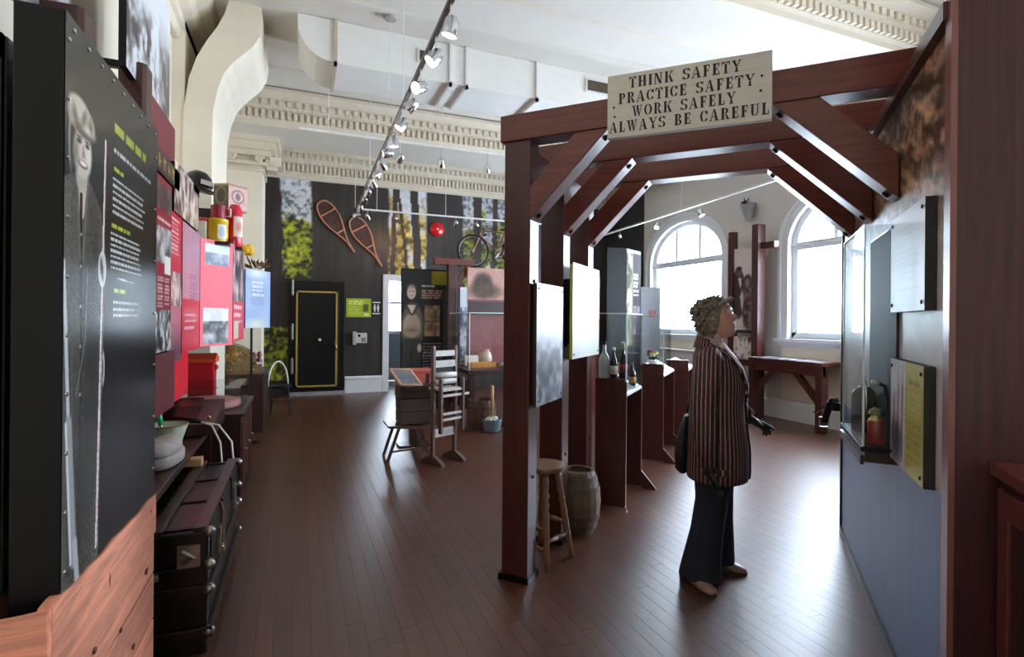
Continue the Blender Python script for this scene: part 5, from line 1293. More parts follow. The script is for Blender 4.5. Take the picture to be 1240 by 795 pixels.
# laundry wringer rack
WR = mat('wringer_wood', (92, 66, 56), .4, var=.35, scale=7, stretch=(4, 4, .5)); PALEW = mat('scrubbed_wood', (176, 168, 162), .4, var=.2, scale=7)
wr = T('laundry_wringer', 'tall wooden laundry wringer rack with pale rollers on splayed feet', 'laundry wringer', (1.47, 5.6, 0))
ux, uy = Vector((.82, -.1, 0)).normalized(), None
wa, wb2 = Vector((1.325, 5.50, 0)), Vector((1.60, 5.64, 0))
ax = (wb2 - wa).normalized(); nx_ = Vector((ax.y, -ax.x, 0))
for p in (wa, wb2):
    G().bar(p + Vector((0, 0, .06)), p + Vector((0, 0, 1.24)), .045, .03, ax).build('upright', WR, wr)
    ft = G().prism([(-.17, 0), (.17, 0), (.17, .025), (.04, .09), (-.04, .09), (-.17, .025)], 'x', -.022, .022)
    ft.build('foot', WR, wr, Matrix.Translation(p) @ Matrix.Rotation(math.atan2(nx_.y, nx_.x) - math.pi / 2, 4, 'Z'))
def cross(z, w, h, m, nm, off=0.0): G().bar(wa + Vector((0, 0, z)) + nx_ * off, wb2 + Vector((0, 0, z)) + nx_ * off, w, h).build(nm, m, wr)
cross(1.16, .03, .06, PALEW, 'top_board'); cross(1.05, .04, .07, PALEW, 'pressure_board')
for z in (.93, .86): G().tube([wa + Vector((0, 0, z)), wb2 + Vector((0, 0, z))], .032, 12).build('roller', PALEW, wr, smooth=True)
cross(.99, .01, .05, BLACKM, 'spring'); cross(.79, .16, .02, PALEW, 'drip_board'); cross(.32, .025, .09, PALEW, 'stretcher')
fa_, fb_ = wa + nx_ * .10 + ax * .02, wb2 + nx_ * .10 - ax * .0
for p in (fa_ - ax * .0, fb_ + ax * .02):
    G().bar(p + Vector((0, 0, .33)), p + Vector((0, 0, .90)), .045, .025, ax).build('side_frame', WR, wr)
for z in (.72, .78, .47, .53): G().bar(fa_ + Vector((0, 0, z)), fb_ + Vector((0, 0, z)), .02, .025).build('slat', PALEW, wr)
G().tube([wb2 + Vector((0, 0, .9)), wb2 + ax * .06 + Vector((0, 0, .9)), wb2 + ax * .06 + Vector((0, 0, .83))], .010, 7).build('crank', BLACKM, wr)
G().bar(fb_ + ax * .03 + Vector((0, 0, .72)), fb_ + ax * .11 + Vector((0, 0, .72)), .025, .025).build('peg', PALEW, wr)
# folding trestle with crate and washboard
tb_ = T('folding_trestle', 'low folding wooden trestle under the dark crate beside the wringer', 'trestle', (1.15, 6.0, 0))
G().prism([(.90, .36), (1.44, .32), (1.44, .345), (.90, .385)], 'y', 5.72, 6.10).build('trestle_top', WR, tb_)
for y_ in (5.76, 6.06):
    G().bar((.90, y_, 0), (1.02, y_, .36), .03, .03).build('leg', WR, tb_); G().bar((1.36, y_, 0), (1.24, y_, .34), .03, .03).build('leg', WR, tb_)
G().bar((.93, 5.76, .1), (1.33, 5.76, .13), .02, .02).build('brace_bar', WR, tb_)
cr_ = T('wooden_crate', 'dark wooden crate standing on the folding trestle', 'crate', (1.2, 5.93, .37))
for i, z in enumerate((.385, .525, .665)):
    G().box(1.03, 5.76, z, 1.40, 5.78, z + .13).build('crate_board', mat('crate_brown', (62, 50, 42), .5, var=.35, scale=7, stretch=(.5, 4, 4), rnd='object'), cr_)
    G().box(1.38, 5.78, z, 1.40, 6.06, z + .13).build('crate_board', mat('crate_brown', (62, 50, 42)), cr_)
    G().box(1.03, 5.78, z, 1.05, 6.06, z + .13).build('crate_board', mat('crate_brown', (62, 50, 42)), cr_)
G().box(1.05, 5.78, .375, 1.38, 6.06, .79).build('crate_lining', BLACK, cr_)
wbd = T('washboard', 'pale ribbed washboard leaning across the top of crate', 'washboard', (1.17, 5.9, .80))
MWB = Matrix.Translation((1.02, 5.72, .80)) @ Matrix.Rotation(rad(14), 4, 'Z') @ Matrix.Rotation(rad(26), 4, 'X') @ Matrix.Rotation(rad(6), 4, 'Y')
G().box(0, 0, 0, .03, .36, .02).box(.25, 0, 0, .28, .36, .02).box(0, 0, 0, .28, .03, .02).box(0, .33, 0, .28, .36, .02).build('washboard_frame', mat('washboard_wood', (176, 136, 110), .45, var=.2), wbd, MWB)
g = G()
for k in range(14): g.box(.03, .035 + k * .021, .004, .25, .047 + k * .021, .016)
g.build('ribbed_plate', mat('zinc', (150, 158, 168), .3, metal=.7), wbd, MWB)
G().box(.03, .03, .0, .25, .33, .006).build('zinc_sheet', mat('zinc', (150, 158, 168)), wbd, MWB)
rb = T('red_box', 'salmon red wooden box on a dark pedestal behind the crate', 'box', (1.25, 6.4, 0))
G().box(1.12, 6.28, .0, 1.48, 6.52, .03).box(1.26, 6.36, .03, 1.34, 6.44, .60).build('dark_pedestal', DARKWOOD_V, rb)
G().box(1.10, 6.25, .60, 1.50, 6.55, .90).build('box_body', mat('box_salmon', (176, 80, 68), .45, var=.2), rb, bevel=.005)
G().box(1.42, 6.244, .61, 1.46, 6.252, .88).build('box_strap', DARKWOOD, rb)
G().box(1.09, 6.24, .9, 1.51, 6.56, .92).build('box_lid', mat('box_salmon', (176, 80, 68)), rb)
# table case with red backdrop
tc2 = T('table_case', 'dark table with a glass case and red backdrop beyond the wringer', 'display table', (2.8, 7.8, 0))
G().box(2.25, 7.25, .74, 3.6, 8.45, .80).build('table_top', DARKWOOD, tc2, bevel=.004)
for (x_, y_) in ((2.32, 7.32), (3.5, 7.32), (2.32, 8.36), (3.5, 8.36)): G().box(x_ - .04, y_ - .04, 0, x_ + .04, y_ + .04, .74).build('leg', DARKWOOD_V, tc2)
G().box(2.3, 7.55, .2, 2.34, 8.3, .62).build('side_board', DARKWOOD, tc2)
c = Canvas(1.05, .52, .014, (196, 150, 138)).noise(12, 6, 3); c.ell(.26, .24, .17, .20, (74, 58, 48), .25); c.ell(.3, .14, .26, .12, (86, 70, 52), .4); c.noise(16, 22, 9)
bkp = G().box(2.58, 8.40, .80, 3.64, 8.44, 2.38).build('backdrop', mat('backdrop_rose', (136, 66, 66), .4, var=.25, scale=9), tc2)
c.build('backdrop_photo', bkp, (2.585, 8.395, 1.86))
G().box(2.58, 8.385, 1.60, 3.64, 8.40, 1.83).build('dark_rail', DARKWOOD, bkp)
for nm, q in (('glass_front', (2.28, 7.30, .80, 3.5, 7.306, 1.62)), ('glass_end', (2.28, 7.306, .80, 2.286, 8.38, 1.62)), ('glass_top', (2.28, 7.30, 1.62, 3.5, 8.38, 1.626))): G().box(*q).build(nm, GLS, tc2)
G().box(2.278, 7.298, .80, 2.290, 7.310, 1.626).box(2.278, 7.298, 1.616, 3.5, 7.308, 1.628).box(2.278, 7.3, 1.616, 2.288, 8.38, 1.628).build('glass_edge_strips', EDGE, tc2)
for (lab, nm, fn) in (('timber knee brace post standing left of the rose backdrop', 'braced_post', None),):
    bp_ = T(nm, lab, 'post', (2.36, 8.52, 0))
    G().box(2.28, 8.46, 0, 2.42, 8.60, 2.42).build('post_shaft', TIMBER_V, bp_, bevel=.004)
    G().prism([(2.42, 1.95), (2.60, 2.30), (2.60, 2.46), (2.42, 2.12)], 'y', 8.48, 8.58).build('knee_brace', TIMBER_X, bp_)
    G().box(2.05, 8.46, 2.42, 2.72, 8.60, 2.52).build('cross_arm', TIMBER_X, bp_)
ib = T('info_banner', 'narrow white and blue picture banner beside the rose backdrop', 'banner', (2.49, 8.35, .8))
c = Canvas(.11, 1.2, .012, (206, 212, 224)).photo(0, 0, .11, .9, 23, (40, 52, 96), (226, 226, 230), 12)
G().box(2.445, 8.34, .80, 2.555, 8.355, 2.05).build('banner_board', WHITE, ib)
c.build('print', ib, (2.445, 8.337, .82))
for (nm, lab, cat, x_, y_, dims, mm) in (('wooden_tray', 'orange lacquered tray in the table case', 'tray', 2.62, 7.75, (.20, .10, .07), mat('tray_orange', (214, 140, 66), .4, var=.2)), ('card_stand', 'cream text card standing in the table case', 'card', 2.55, 8.0, (.11, .01, .16), mat('card_cream', (222, 204, 190), .6, var=.1))):
    o = T(nm, lab, cat, (x_, y_, .8))
    if nm == 'wooden_tray':
        G().box(x_ - .2, y_ - .1, .80, x_ + .2, y_ + .1, .82).box(x_ - .2, y_ - .1, .82, x_ + .2, y_ - .085, .87).box(x_ - .2, y_ + .085, .82, x_ + .2, y_ + .1, .87).box(x_ - .2, y_ - .085, .82, x_ - .185, y_ + .085, .87).box(x_ + .185, y_ - .085, .82, x_ + .2, y_ + .085, .87).build('tray_body', mm, o)
    else: G().prism([(y_, .80), (y_ + .06, .80), (y_ + .065, .96), (y_ + .055, .96)], 'x', x_ - .11, x_ + .11).build('card_body', mm, o)
cs = T('cloth_cap', 'small white cloth cap in the table case', 'cap', (2.98, 7.6, .8))
G().rings([(2.98, 7.6, .802, .10, .09), (2.98, 7.6, .83, .115, .10), (2.98, 7.6, .87, .09, .08), (2.98, 7.6, .885, .04, .04)], 18).build('cap_body', mat('cap_white', (214, 200, 192), .8, var=.1, bump=.2), cs, smooth=True)
js = T('stoneware_jar', 'round cream stoneware jar at the back of the table case', 'jar', (2.80, 8.1, .8))
G().lathe([(.07, 0), (.10, .03), (.11, .12), (.08, .2), (.06, .22), (.065, .25)], 20, (2.80, 8.1, .80)).build('jar_body', mat('stoneware', (196, 168, 150), .35, var=.2), js, smooth='auto')
keg('wooden_bucket', 'low staved wooden bucket on the floor under the dark table', (2.42, 7.15, 0), .19, .205, .40, mat('bucket_brown', (84, 60, 48), .5, var=.3, stretch=(4, 4, .5)), mat('hoop_rust', (92, 66, 54), .5, metal=.5), None, ((.2, .02), (.75, .02)))
kt = T('enamel_pail', 'blue-grey enamel pail of white wash on the floor by the bucket', 'pail', (2.47, 6.85, 0))
G().lathe([(.10, 0), (.115, .01), (.135, .17), (.128, .172), (.11, .03)], 24, (2.47, 6.85, 0)).build('pail_body', mat('enamel_bluegrey', (108, 128, 136), .3, var=.12), kt, smooth='auto')
g = G(); r_ = random.Random(12)
for k in range(16): a_ = r_.random() * 6.28; q = r_.random() * .08; g.ball((2.47 + q * math.cos(a_), 6.85 + q * math.sin(a_), .15 + r_.random() * .02), .035, 8, 5)
g.build('white_wash', mat('wash_white', (196, 192, 184), .7, var=.1), kt, smooth=True)
G().tube([(2.60, 6.85, .15), (2.63, 6.85, .11), (2.62, 6.85, .05)], .009, 6).build('pail_handle', BLACKM, kt, smooth=True)
ds = T('wash_dolly', 'wooden dolly stick standing upright in the enamel pail', 'stick', (2.50, 6.9, .16))
G().tube([(2.48, 6.88, .16), (2.49, 6.90, .40), (2.49, 6.90, .62)], [.022, .018, .022], 9).build('stick_shaft', mat('stick_tan', (176, 138, 84), .45, var=.2), ds, smooth=True)

# ------------------------------------------------------------------ far end of the passage by the windows
tw_ = T('tower_case', 'tall black exhibit tower with printed side before the dark corner', 'display case', (5.3, 8.2, 0))
G().prism([(4.82, 7.72), (5.18, 7.68), (5.68, 7.98), (5.32, 8.02)], 'z', .0, 2.76).build('tower_body', BLACK, tw_)
ud = Vector((.50, .30, 0)).normalized(); nd = Vector((ud.y, -ud.x, 0))
c = Canvas(.58, 1.6, .02, (60, 52, 56)); c.rect(0, 0, .25, 1.6, (120, 124, 96)); c.photo(0, 0, .22, 1.6, 19, (80, 76, 60), (210, 206, 176), 6); c.text(.28, 1.25, .5, 6, .07, .03, (226, 220, 224), 81); c.photo(.28, .2, .54, .7, 20, (70, 62, 70), (150, 140, 150), 6)
c.build('tower_print', tw_, (5.18 + nd.x * .003, 7.68 + nd.y * .003, 1.1), ud, m='print_dull')
rp = T('rose_panel', 'rose coloured photo panel standing behind the black tower', 'panel', (4.6, 7.95, 0))
G().box(4.55, 7.9, 0, 4.80, 7.93, 2.30).build('panel_board', mat('panel_rose', (126, 58, 60), .5, var=.2), rp)
c = Canvas(.24, .7, .02, (190, 140, 130)).photo(0, 0, .24, .7, 24, (110, 70, 64), (214, 170, 156), 6)
c.build('print', rp, (4.555, 7.897, 1.55))
gp = T('grey_panel', 'plain grey display panel standing before the first window', 'panel', (5.92, 8.05, 0))
G().box(5.72, 8.02, .75, 6.14, 8.05, 2.14).build('panel_board', mat('panel_grey', (122, 120, 124), .4, var=.1), gp)
G().box(5.74, 8.03, 0, 5.78, 8.05, .75).box(6.08, 8.03, 0, 6.12, 8.05, .75).box(5.70, 7.9, 0, 6.16, 8.17, .02).build('panel_stand', BLACKM, gp)
G().box(5.90, 8.012, 1.60, 6.04, 8.02, 1.72).build('red_square', mat('square_red', (150, 70, 66), .5), gp)

fp = T('photo_frame_stand', 'timber stand holding a tall sepia photograph of two people by the window', 'display stand', (6.9, 6.75, 0))
G().box(6.82, 6.44, 0, 6.98, 6.57, 3.10).build('post', TIMBER_V, fp, bevel=.004)
G().box(6.86, 7.02, .0, 6.98, 7.12, 3.06).build('post', TIMBER_V, fp, bevel=.004)
G().box(6.90, 6.20, 2.70, 7.0, 6.45, 2.80).build('cross_arm', TIMBER_Y, fp)
G().box(6.88, 6.60, .80, 6.96, 7.05, .90).build('lower_rail', TIMBER_Y, fp)
c = Canvas(.46, 1.42, .012, (206, 196, 190)).noise(8, 4, 2)
c.ell(.13, .66, .17, .42, (70, 52, 54), .08); c.ell(.15, 1.02, .055, .085, (110, 80, 76), .12); c.ell(.15, 1.08, .06, .035, (52, 40, 42), .3); c.poly([(.13, .92), (.2, .92), (.19, .72)], (214, 206, 202)); c.ell(.20, .6, .03, .05, (190, 160, 150), .3)
c.ell(.36, .5, .15, .45, (84, 64, 64), .1); c.photo(.25, .1, .46, .75, 25, (60, 44, 46), (140, 112, 108), 18); c.ell(.33, .86, .075, .11, (72, 52, 52), .15); c.ell(.33, .83, .05, .075, (142, 110, 104), .2); c.ell(.22, .55, .03, .16, (206, 186, 180), .3)
c.rect(0, 0, .46, .06, (52, 36, 40))
G().box(6.90, 6.60, 1.34, 6.92, 7.06, 2.76).build('photo_board', BLACK, fp)
c.build('photo_print', fp, (6.897, 7.06, 1.34), (0, -1, 0), m='print_satin')
c = Canvas(.46, .36, .012).photo(0, 0, .46, .36, 26, (60, 46, 44), (236, 222, 212), 12)
for k in range(5): c.ell(.06 + k * .09, .2 + .04 * (k % 2), .03, .1, (232, 220, 212), .4)
G().box(6.90, 6.60, .92, 6.92, 7.06, 1.28).build('photo_board', WHITE, fp)
c.build('photo_print', fp, (6.897, 7.06, .92), (0, -1, 0), m='print_satin')
wbn = T('window_shelf', 'dark braced wooden shelf with picture sheets under the window', 'shelf', (6.9, 5.8, 0))
G().box(6.62, 5.15, .92, 7.13, 6.43, .97).build('shelf_top', TIMBER_Y, wbn, bevel=.004)
G().box(6.64, 5.15, .78, 6.70, 6.43, .92).build('front_rail', TIMBER_Y, wbn)
for y_ in (6.37, 5.20):
    G().box(6.62, y_ - .05, 0, 6.74, y_ + .05, .92).build('leg', TIMBER_V, wbn)
for (a_, b_) in (((6.68, 6.38, .42), (6.68, 5.98, .80)), ((6.68, 5.24, .42), (6.68, 5.60, .80))):
    G().bar(a_, b_, .07, .08, (1, 0, 0)).build('brace', TIMBER_Y, wbn)
for k, (y_, cl) in enumerate(((6.30, (206, 204, 214)), (6.02, (150, 156, 200)), (5.72, (96, 100, 150)), (5.44, (190, 190, 200)))):
    o = T('picture_sheet', ('pale', 'lilac', 'deep blue', 'silver grey')[k] + ' glossy picture sheet lying on the window shelf', 'picture sheet', (6.86, y_, .97), 0, 'picture sheets on the window shelf')
    c = Canvas(.40, .24, .014, cl).photo(.02, .02, .38, .22, 30 + k, tuple(int(v * .55) for v in cl), (236, 236, 240), 8)
    G().box(6.66, y_ - .13, .971, 7.07, y_ + .12, .977).build('sheet_body', WHITE, o)
    c.build('sheet_print', o, (6.665, y_ - .125, .979), (1, 0, 0), (0, 1, 0), m='print_gloss')
sc2 = T('wall_speaker', 'grey conical wall uplighter high between the two windows', 'wall lamp', (7.05, 6.86, 3.3))
G().lathe([(.04, 0), (.08, .12), (.13, .30), (.125, .30), (.07, .12)], 20, (7.03, 6.86, 3.22)).build('cone_shade', mat('shade_grey', (150, 146, 146), .5), sc2, smooth='auto')
G().box(7.03, 6.82, 3.30, 7.15, 6.90, 3.38).build('wall_plate', mat('shade_grey', (150, 146, 146)), sc2)
G().tube([(6.93, 6.80, 3.56), (6.87, 6.72, 3.60)], .05, 12).build('spot_head', CHROME, sc2, smooth='auto')
G().box(6.86, 6.78, 3.5, 7.1, 6.84, 3.53).build('lamp_arm', BLACKM, sc2)
rdt = T('radiator_cover', 'low white panelled radiator cover under the first arched window', 'radiator cover', (7.0, 8.6, 0))
G().box(6.92, 7.7, .05, 7.11, 9.5, .95).build('cover_body', TRIM, rdt, bevel=.006)
for k in range(4): G().box(6.905, 7.76 + k * .44, .15, 6.92, 8.12 + k * .44, .85).build('cover_panel', WFRAME, rdt, bevel=.004)
G().box(6.88, 7.66, .95, 7.12, 9.54, .98).build('cover_top', TRIM, rdt, bevel=.004)

# ------------------------------------------------------------------ lighting tracks and spotlights
TRK = mat('track_bronze', (92, 78, 66), .4, metal=.5); TRKW = mat('track_white', (226, 224, 220), .4)
def track(label, p0, p1, m, rods):
    t_ = T('lighting_track', label, 'lighting track', p0)
    G().bar(p0, p1, .035, .03).build('rail', m, t_)
    p0, p1 = Vector(p0), Vector(p1)
    for f_ in rods:
        q = p0.lerp(p1, f_); G().tube([q, (q.x, q.y, ZC - .005)], .006, 5).build('suspension_rod', TRKW, t_)
        G().lathe([(.04, 0), (.04, .02)], 12, (q.x, q.y, ZC - .025)).build('ceiling_rose', TRKW, t_)
track('long bronze lighting track running down the room to the snowshoes', (.90, 2.0, 3.62), (1.02, 11.1, 3.62), TRK, (.13, .36, .68, .96))
track('white lighting track hung along the dentilled beam', (.0, 7.5, 4.0), (3.6, 7.5, 4.0), TRKW, (.53, .1, .95))
track('white lighting track in front of the forest mural', (1.1, 10.75, 3.66), (5.2, 10.75, 3.66), TRKW, (.08, .42, .9))
track('white lighting track running along the window wall', (6.5, 4.8, 3.64), (6.5, 11.0, 3.48), TRKW, (.05, .5, .95))
BULB = mat('bulb_glow', (255, 238, 206), .4, emit=((255, 226, 180), 25))
def spot(i, p, aim, power, label, group, size=70, drop=.17, small=1.0):
    p = Vector(p); aim = Vector(aim)
    t_ = T('track_spotlight', label, 'spotlight', p, 0, group)
    h = p - Vector((0, 0, drop)); d = (aim - h).normalized()
    M_ = Matrix.Translation(h) @ d.to_track_quat('Z', 'Y').to_matrix().to_4x4()
    G().tube([p, h], .006 * small, 6).build('stem', CHROME, t_)
    G().lathe([(.030 * small, -.06), (.046 * small, -.04), (.052 * small, .03), (.055 * small, .06), (.048 * small, .06), (.044 * small, .03)], 16, (0, 0, 0), M_).build('lamp_head', CHROME, t_, smooth='auto')
    G().lathe([(.044 * small, .045), (.040 * small, .05)], 16, (0, 0, 0), M_).build('lens', BULB, t_)
    if power:
        ld = bpy.data.lights.new('spot_light', 'SPOT'); ld.energy = power * 2.1; ld.color = (1.0, .80, .58); ld.spot_size = rad(size); ld.spot_blend = .7; ld.shadow_soft_size = .05
        lo = bpy.data.objects.new('spot_light', ld); COL.objects.link(lo); lo.parent = t_
        lo.matrix_parent_inverse = world_of(t_).inverted()
        lo.matrix_world = Matrix.Translation(h + d * .09) @ (-d).to_track_quat('Z', 'Y').to_matrix().to_4x4()
AIMS = ('open floor beside the trunk', 'lower photo boards of red exhibit', 'post of the red exhibit', 'pink board', 'low bench', 'wringer', 'scroll pilaster', 'table case', 'cash register', 'aproned man', 'vault door', 'snowshoes', 'lime notice', 'foliage over the vault', 'printed case of the smiling man', 'first timber arch')
LT = [(3.41, (.3, 4.2, 0), 130), (3.85, (-1.0, 3.9, 1.4), 150), (4.4, (-.9, 3.4, 2.4), 120), (4.8, (-.7, 5.6, 2.0), 140), (5.3, (-.8, 5.4, 1.0), 120), (5.85, (1.2, 6.0, .4), 140), (6.3, (-.9, 6.4, 3.0), 90), (6.8, (2.8, 8.4, 1.4), 160), (7.3, (-.6, 8.2, 1.0), 110), (7.75, (2.0, 8.95, 1.6), 120), (8.4, (.4, 11.3, 1.2), 110), (8.9, (1.2, 11.3, 3.0), 130), (9.6, (1.2, 11.3, 1.8), 90), (10.3, (0, 11.3, 3.2), 80), (2.6, (-.5, 2.0, 1.6), 120), (2.2, (2.28, 2.57, 2.65), 260)]
for i, (y_, aim, pw) in enumerate(LT):
    xx = .90 + .12 * (y_ - 2) / 9.1
    spot(i, (xx, y_, 3.62), aim, pw, 'chrome spotlight on the long bronze track aimed at the ' + AIMS[i], 'spotlights on the long track')
for i, (x_, aim, pw) in enumerate(((1.31, (.5, 9.5, 2.2), 60), (1.90, (2.0, 8.9, 1.8), 90), (2.60, (3.0, 8.4, 1.6), 110))):
    spot(i, (x_, 7.5, 3.995), aim, pw, 'chrome spotlight hanging by the dentilled beam, aimed at the ' + ('far pilaster', 'aproned man', 'rose backdrop')[i], 'spotlights by the dentilled beam', 60, .22)
for i, (x_, aim, pw) in enumerate(((1.25, (1.65, 11.35, 3.0), 90), (1.80, (2.2, 11.35, 3.3), 70), (3.04, (3.0, 11.35, 3.0), 50), (3.5, (4.0, 11.35, 3.2), 50), (4.6, (5.0, 11.3, 2.6), 50))):
    spot(i, (x_, 10.75, 3.65), aim, pw, 'chrome spotlight before the mural, aimed at the ' + ('lower snowshoe', 'birch trunks', 'red alarm bell', 'bicycle', 'dark corner')[i], 'spotlights before the mural', 60, .13, .9)
for i, (y_, aim, pw) in enumerate(((9.9, (7.1, 10.8, 3.0), 60), (8.6, (5.4, 8.0, 1.8), 0), (7.4, (6.9, 6.8, 2.0), 50))):
    spot(i, (6.5, y_, 3.62 - .026 * (y_ - 4.8)), aim, pw, 'small chrome spotlight along the window wall, aimed at the ' + ('dark corner', 'black tower', 'sepia photograph')[i], 'spotlights along the windows', 60, .13, .9)
# ------------------------------------------------------------------ the visitor
WS, WT_ = .98, .56
WLOC = PM @ Vector((WS, WT_, 0))
WMAT = Matrix.Translation(WLOC) @ Matrix.Rotation(PRZ, 4, 'Z')
pe = T('person', 'woman in a striped jacket and dark trousers looking up at the exhibit wall', 'person', WLOC, PRZ)
SKIN = mat('skin', (206, 152, 136), .5, var=.08, scale=14)
HAIRM = mat('hair_silver_brown', (136, 124, 112), .7, var=.45, scale=55, bump=.6, stretch=(1, 1, .5))
def lerp_rows(rows, k):
    A = np.array(rows, float); z = A[:, 0]; zz = np.linspace(z[0], z[-1], k)
    return np.stack([zz] + [np.interp(zz, z, A[:, i]) for i in range(1, A.shape[1])], -1)
HD = [(-.118, .052, .005, .018), (-.107, .076, .020, .034), (-.088, .086, .042, .046), (-.066, .083, .058, .054), (-.050, .086, .068, .059), (-.030, .088, .078, .065), (-.012, .093, .085, .070), (.010, .090, .092, .073), (.030, .086, .096, .075), (.050, .092, .098, .075), (.075, .086, .095, .073), (.095, .068, .082, .062), (.108, .040, .055, .042), (.114, .012, .020, .016)]
HM_ = Matrix.Translation((-.005, 0, 1.536)) @ Matrix.Rotation(rad(-15), 4, 'Y')
rows = lerp_rows(HD, 44); NP = 48
rg = []
for z, xf, xb, w in rows:
    ring = []
    nose = float(np.interp(z, [-.036, -.03, -.02, -.010, .012, .034, .044], [0, .014, .026, .025, .014, .004, 0]))
    lip = float(np.interp(z, [-.074, -.066, -.058, -.050, -.042], [0, .009, .001, .009, 0]))
    sock = float(np.interp(z, [.01, .028, .045], [0, .008, 0]))
    chin = float(np.interp(z, [-.115, -.095, -.078], [0, .005, 0]))
    for k in range(NP):
        t_ = 2 * math.pi * k / NP; c_, s_ = math.cos(t_), math.sin(t_)
        x_ = (xf if c_ > 0 else xb) * math.copysign(abs(c_) ** .9, c_); y_ = w * math.copysign(abs(s_) ** .92, s_)
        if c_ > 0:
            x_ += nose * math.exp(-(y_ / .0125) ** 2) + lip * math.exp(-(y_ / .02) ** 2) + chin * math.exp(-(y_ / .022) ** 2)
            x_ -= sock * math.exp(-((abs(y_) - .032) / .013) ** 2)
        ring.append(HM_ @ Vector((x_, y_, z)))
    rg.append(ring)
body = G().rings(rg, NP)
for s_ in (-1, 1): body.ball(HM_ @ Vector((-.012, s_ * .074, .0)), (.018, .010, .030), 10, 7)
body.rings([(-.035, 0, 1.20, .10, .14), (-.035, 0, 1.34, .075, .12), (-.03, 0, 1.38, .062, .066), (-.032, 0, 1.44, .050, .050), (-.026, 0, 1.50, .050, .050)], 24)
body.rings([(0, 0, .80, .12, .15), (0, 0, .95, .125, .165), (0, 0, 1.06, .11, .14), (0, 0, 1.2, .125, .165), (-.02, 0, 1.30, .10, .17), (-.03, 0, 1.35, .07, .12)], 24)
for s_, fx in ((-1, -.075), (1, .01)):
    body.rings([(fx, s_ * .125, .06, .04, .035), (fx * .8, s_ * .12, .28, .05, .048), (fx * .4, s_ * .11, .48, .052, .052), (0, s_ * .10, .66, .075, .075), (0, s_ * .09, .86, .09, .085)], 16)
AR = {-1: [(-.03, -.18, 1.30), (-.055, -.245, 1.05), (-.02, -.245, .72)], 1: [(-.03, .18, 1.30), (.03, .25, 1.03), (.17, .19, .93)]}
for s_ in (-1, 1): body.tube(AR[s_], [.048, .038, .024], 12)
body.build('body', SKIN, pe, WMAT, remesh=.0048, its=1)
# face
EYEW = mat('eye_white', (222, 216, 210), .2); IRIS = mat('iris_dark', (60, 46, 40), .2)
for s_ in (-1, 1):
    e_ = G().ball(HM_ @ Vector((.074, s_ * .032, .028)), .0125, 12, 8).build('eye', EYEW, pe, WMAT, smooth=True)
    G().ball(HM_ @ Vector((.083, s_ * .032, .030)), .0065, 8, 6).build('iris', IRIS, e_, WMAT, smooth=True)
    G().tube([HM_ @ Vector((.092, s_ * .014, .052)), HM_ @ Vector((.088, s_ * .032, .058)), HM_ @ Vector((.070, s_ * .052, .052))], .004, 6).build('eyebrow', HAIRM, pe, WMAT, smooth=True)
G().ball(HM_ @ Vector((.0885, 0, -.052)), (.0075, .021, .0045), 12, 6).ball(HM_ @ Vector((.0875, 0, -.063)), (.0075, .018, .005), 12, 6).build('lips', mat('lips_rose', (160, 66, 66), .4), pe, WMAT, smooth=True)
gl = G()
for s_ in (-1, 1):
    gl.tube([HM_ @ Vector((.098 - .3 * abs(.022 * math.cos(t_)) * (1 if s_ * math.cos(t_) > 0 else .2), s_ * .034 + .023 * math.cos(t_), .026 + .017 * math.sin(t_))) for t_ in np.linspace(0, 6.283, 19)[:-1]], .0016, 5, True)
    gl.tube([HM_ @ Vector((.09, s_ * .057, .03)), HM_ @ Vector((.05, s_ * .078, .03)), HM_ @ Vector((-.015, s_ * .080, .02))], .0016, 5)
gl.tube([HM_ @ Vector((.104, -.011, .03)), HM_ @ Vector((.107, 0, .032)), HM_ @ Vector((.104, .011, .03))], .0016, 5)
gl.build('glasses', CHROME, pe, WMAT)
# short tousled hair
hr = []; NH = 64; rh = np.random.RandomState(4)
HR = [(-.105, .03, .072, .050), (-.085, .045, .094, .072), (-.06, .060, .106, .080), (-.03, .075, .113, .086), (0, .085, .118, .089), (.03, .095, .121, .091), (.06, .095, .120, .091), (.085, .088, .112, .086), (.108, .068, .094, .073), (.126, .042, .062, .048), (.135, .012, .018, .015)]
rows = lerp_rows(HR, 40)
for i, (z, xf, xb, w) in enumerate(rows):
    ring = []
    for k in range(NH):
        t_ = 2 * math.pi * k / NH; c_, s_ = math.cos(t_), math.sin(t_)
        nz = .007 * math.sin(9 * t_ + 40 * z) * math.sin(70 * z + 3 * t_) + .007 * (rh.rand() - .5) + .006 * math.sin(23 * t_ - 90 * z)
        x_ = ((xf if c_ > 0 else xb) + nz) * c_; y_ = (w + nz) * s_
        ang = abs((t_ + math.pi) % (2 * math.pi) - math.pi)
        lim = float(np.interp(z, [-.11, -.06, -.02, .02, .05, .07, .085], [2.2, 1.8, 1.45, 1.25, 1.05, .7, 0]))
        if ang < lim:
            f_ = min(1, (lim - ang) / .22); x_ *= 1 - .45 * f_; y_ *= 1 - .45 * f_
        ring.append(HM_ @ Vector((x_, y_, z)))
    hr.append(ring)
hg = G().rings(hr, NH)
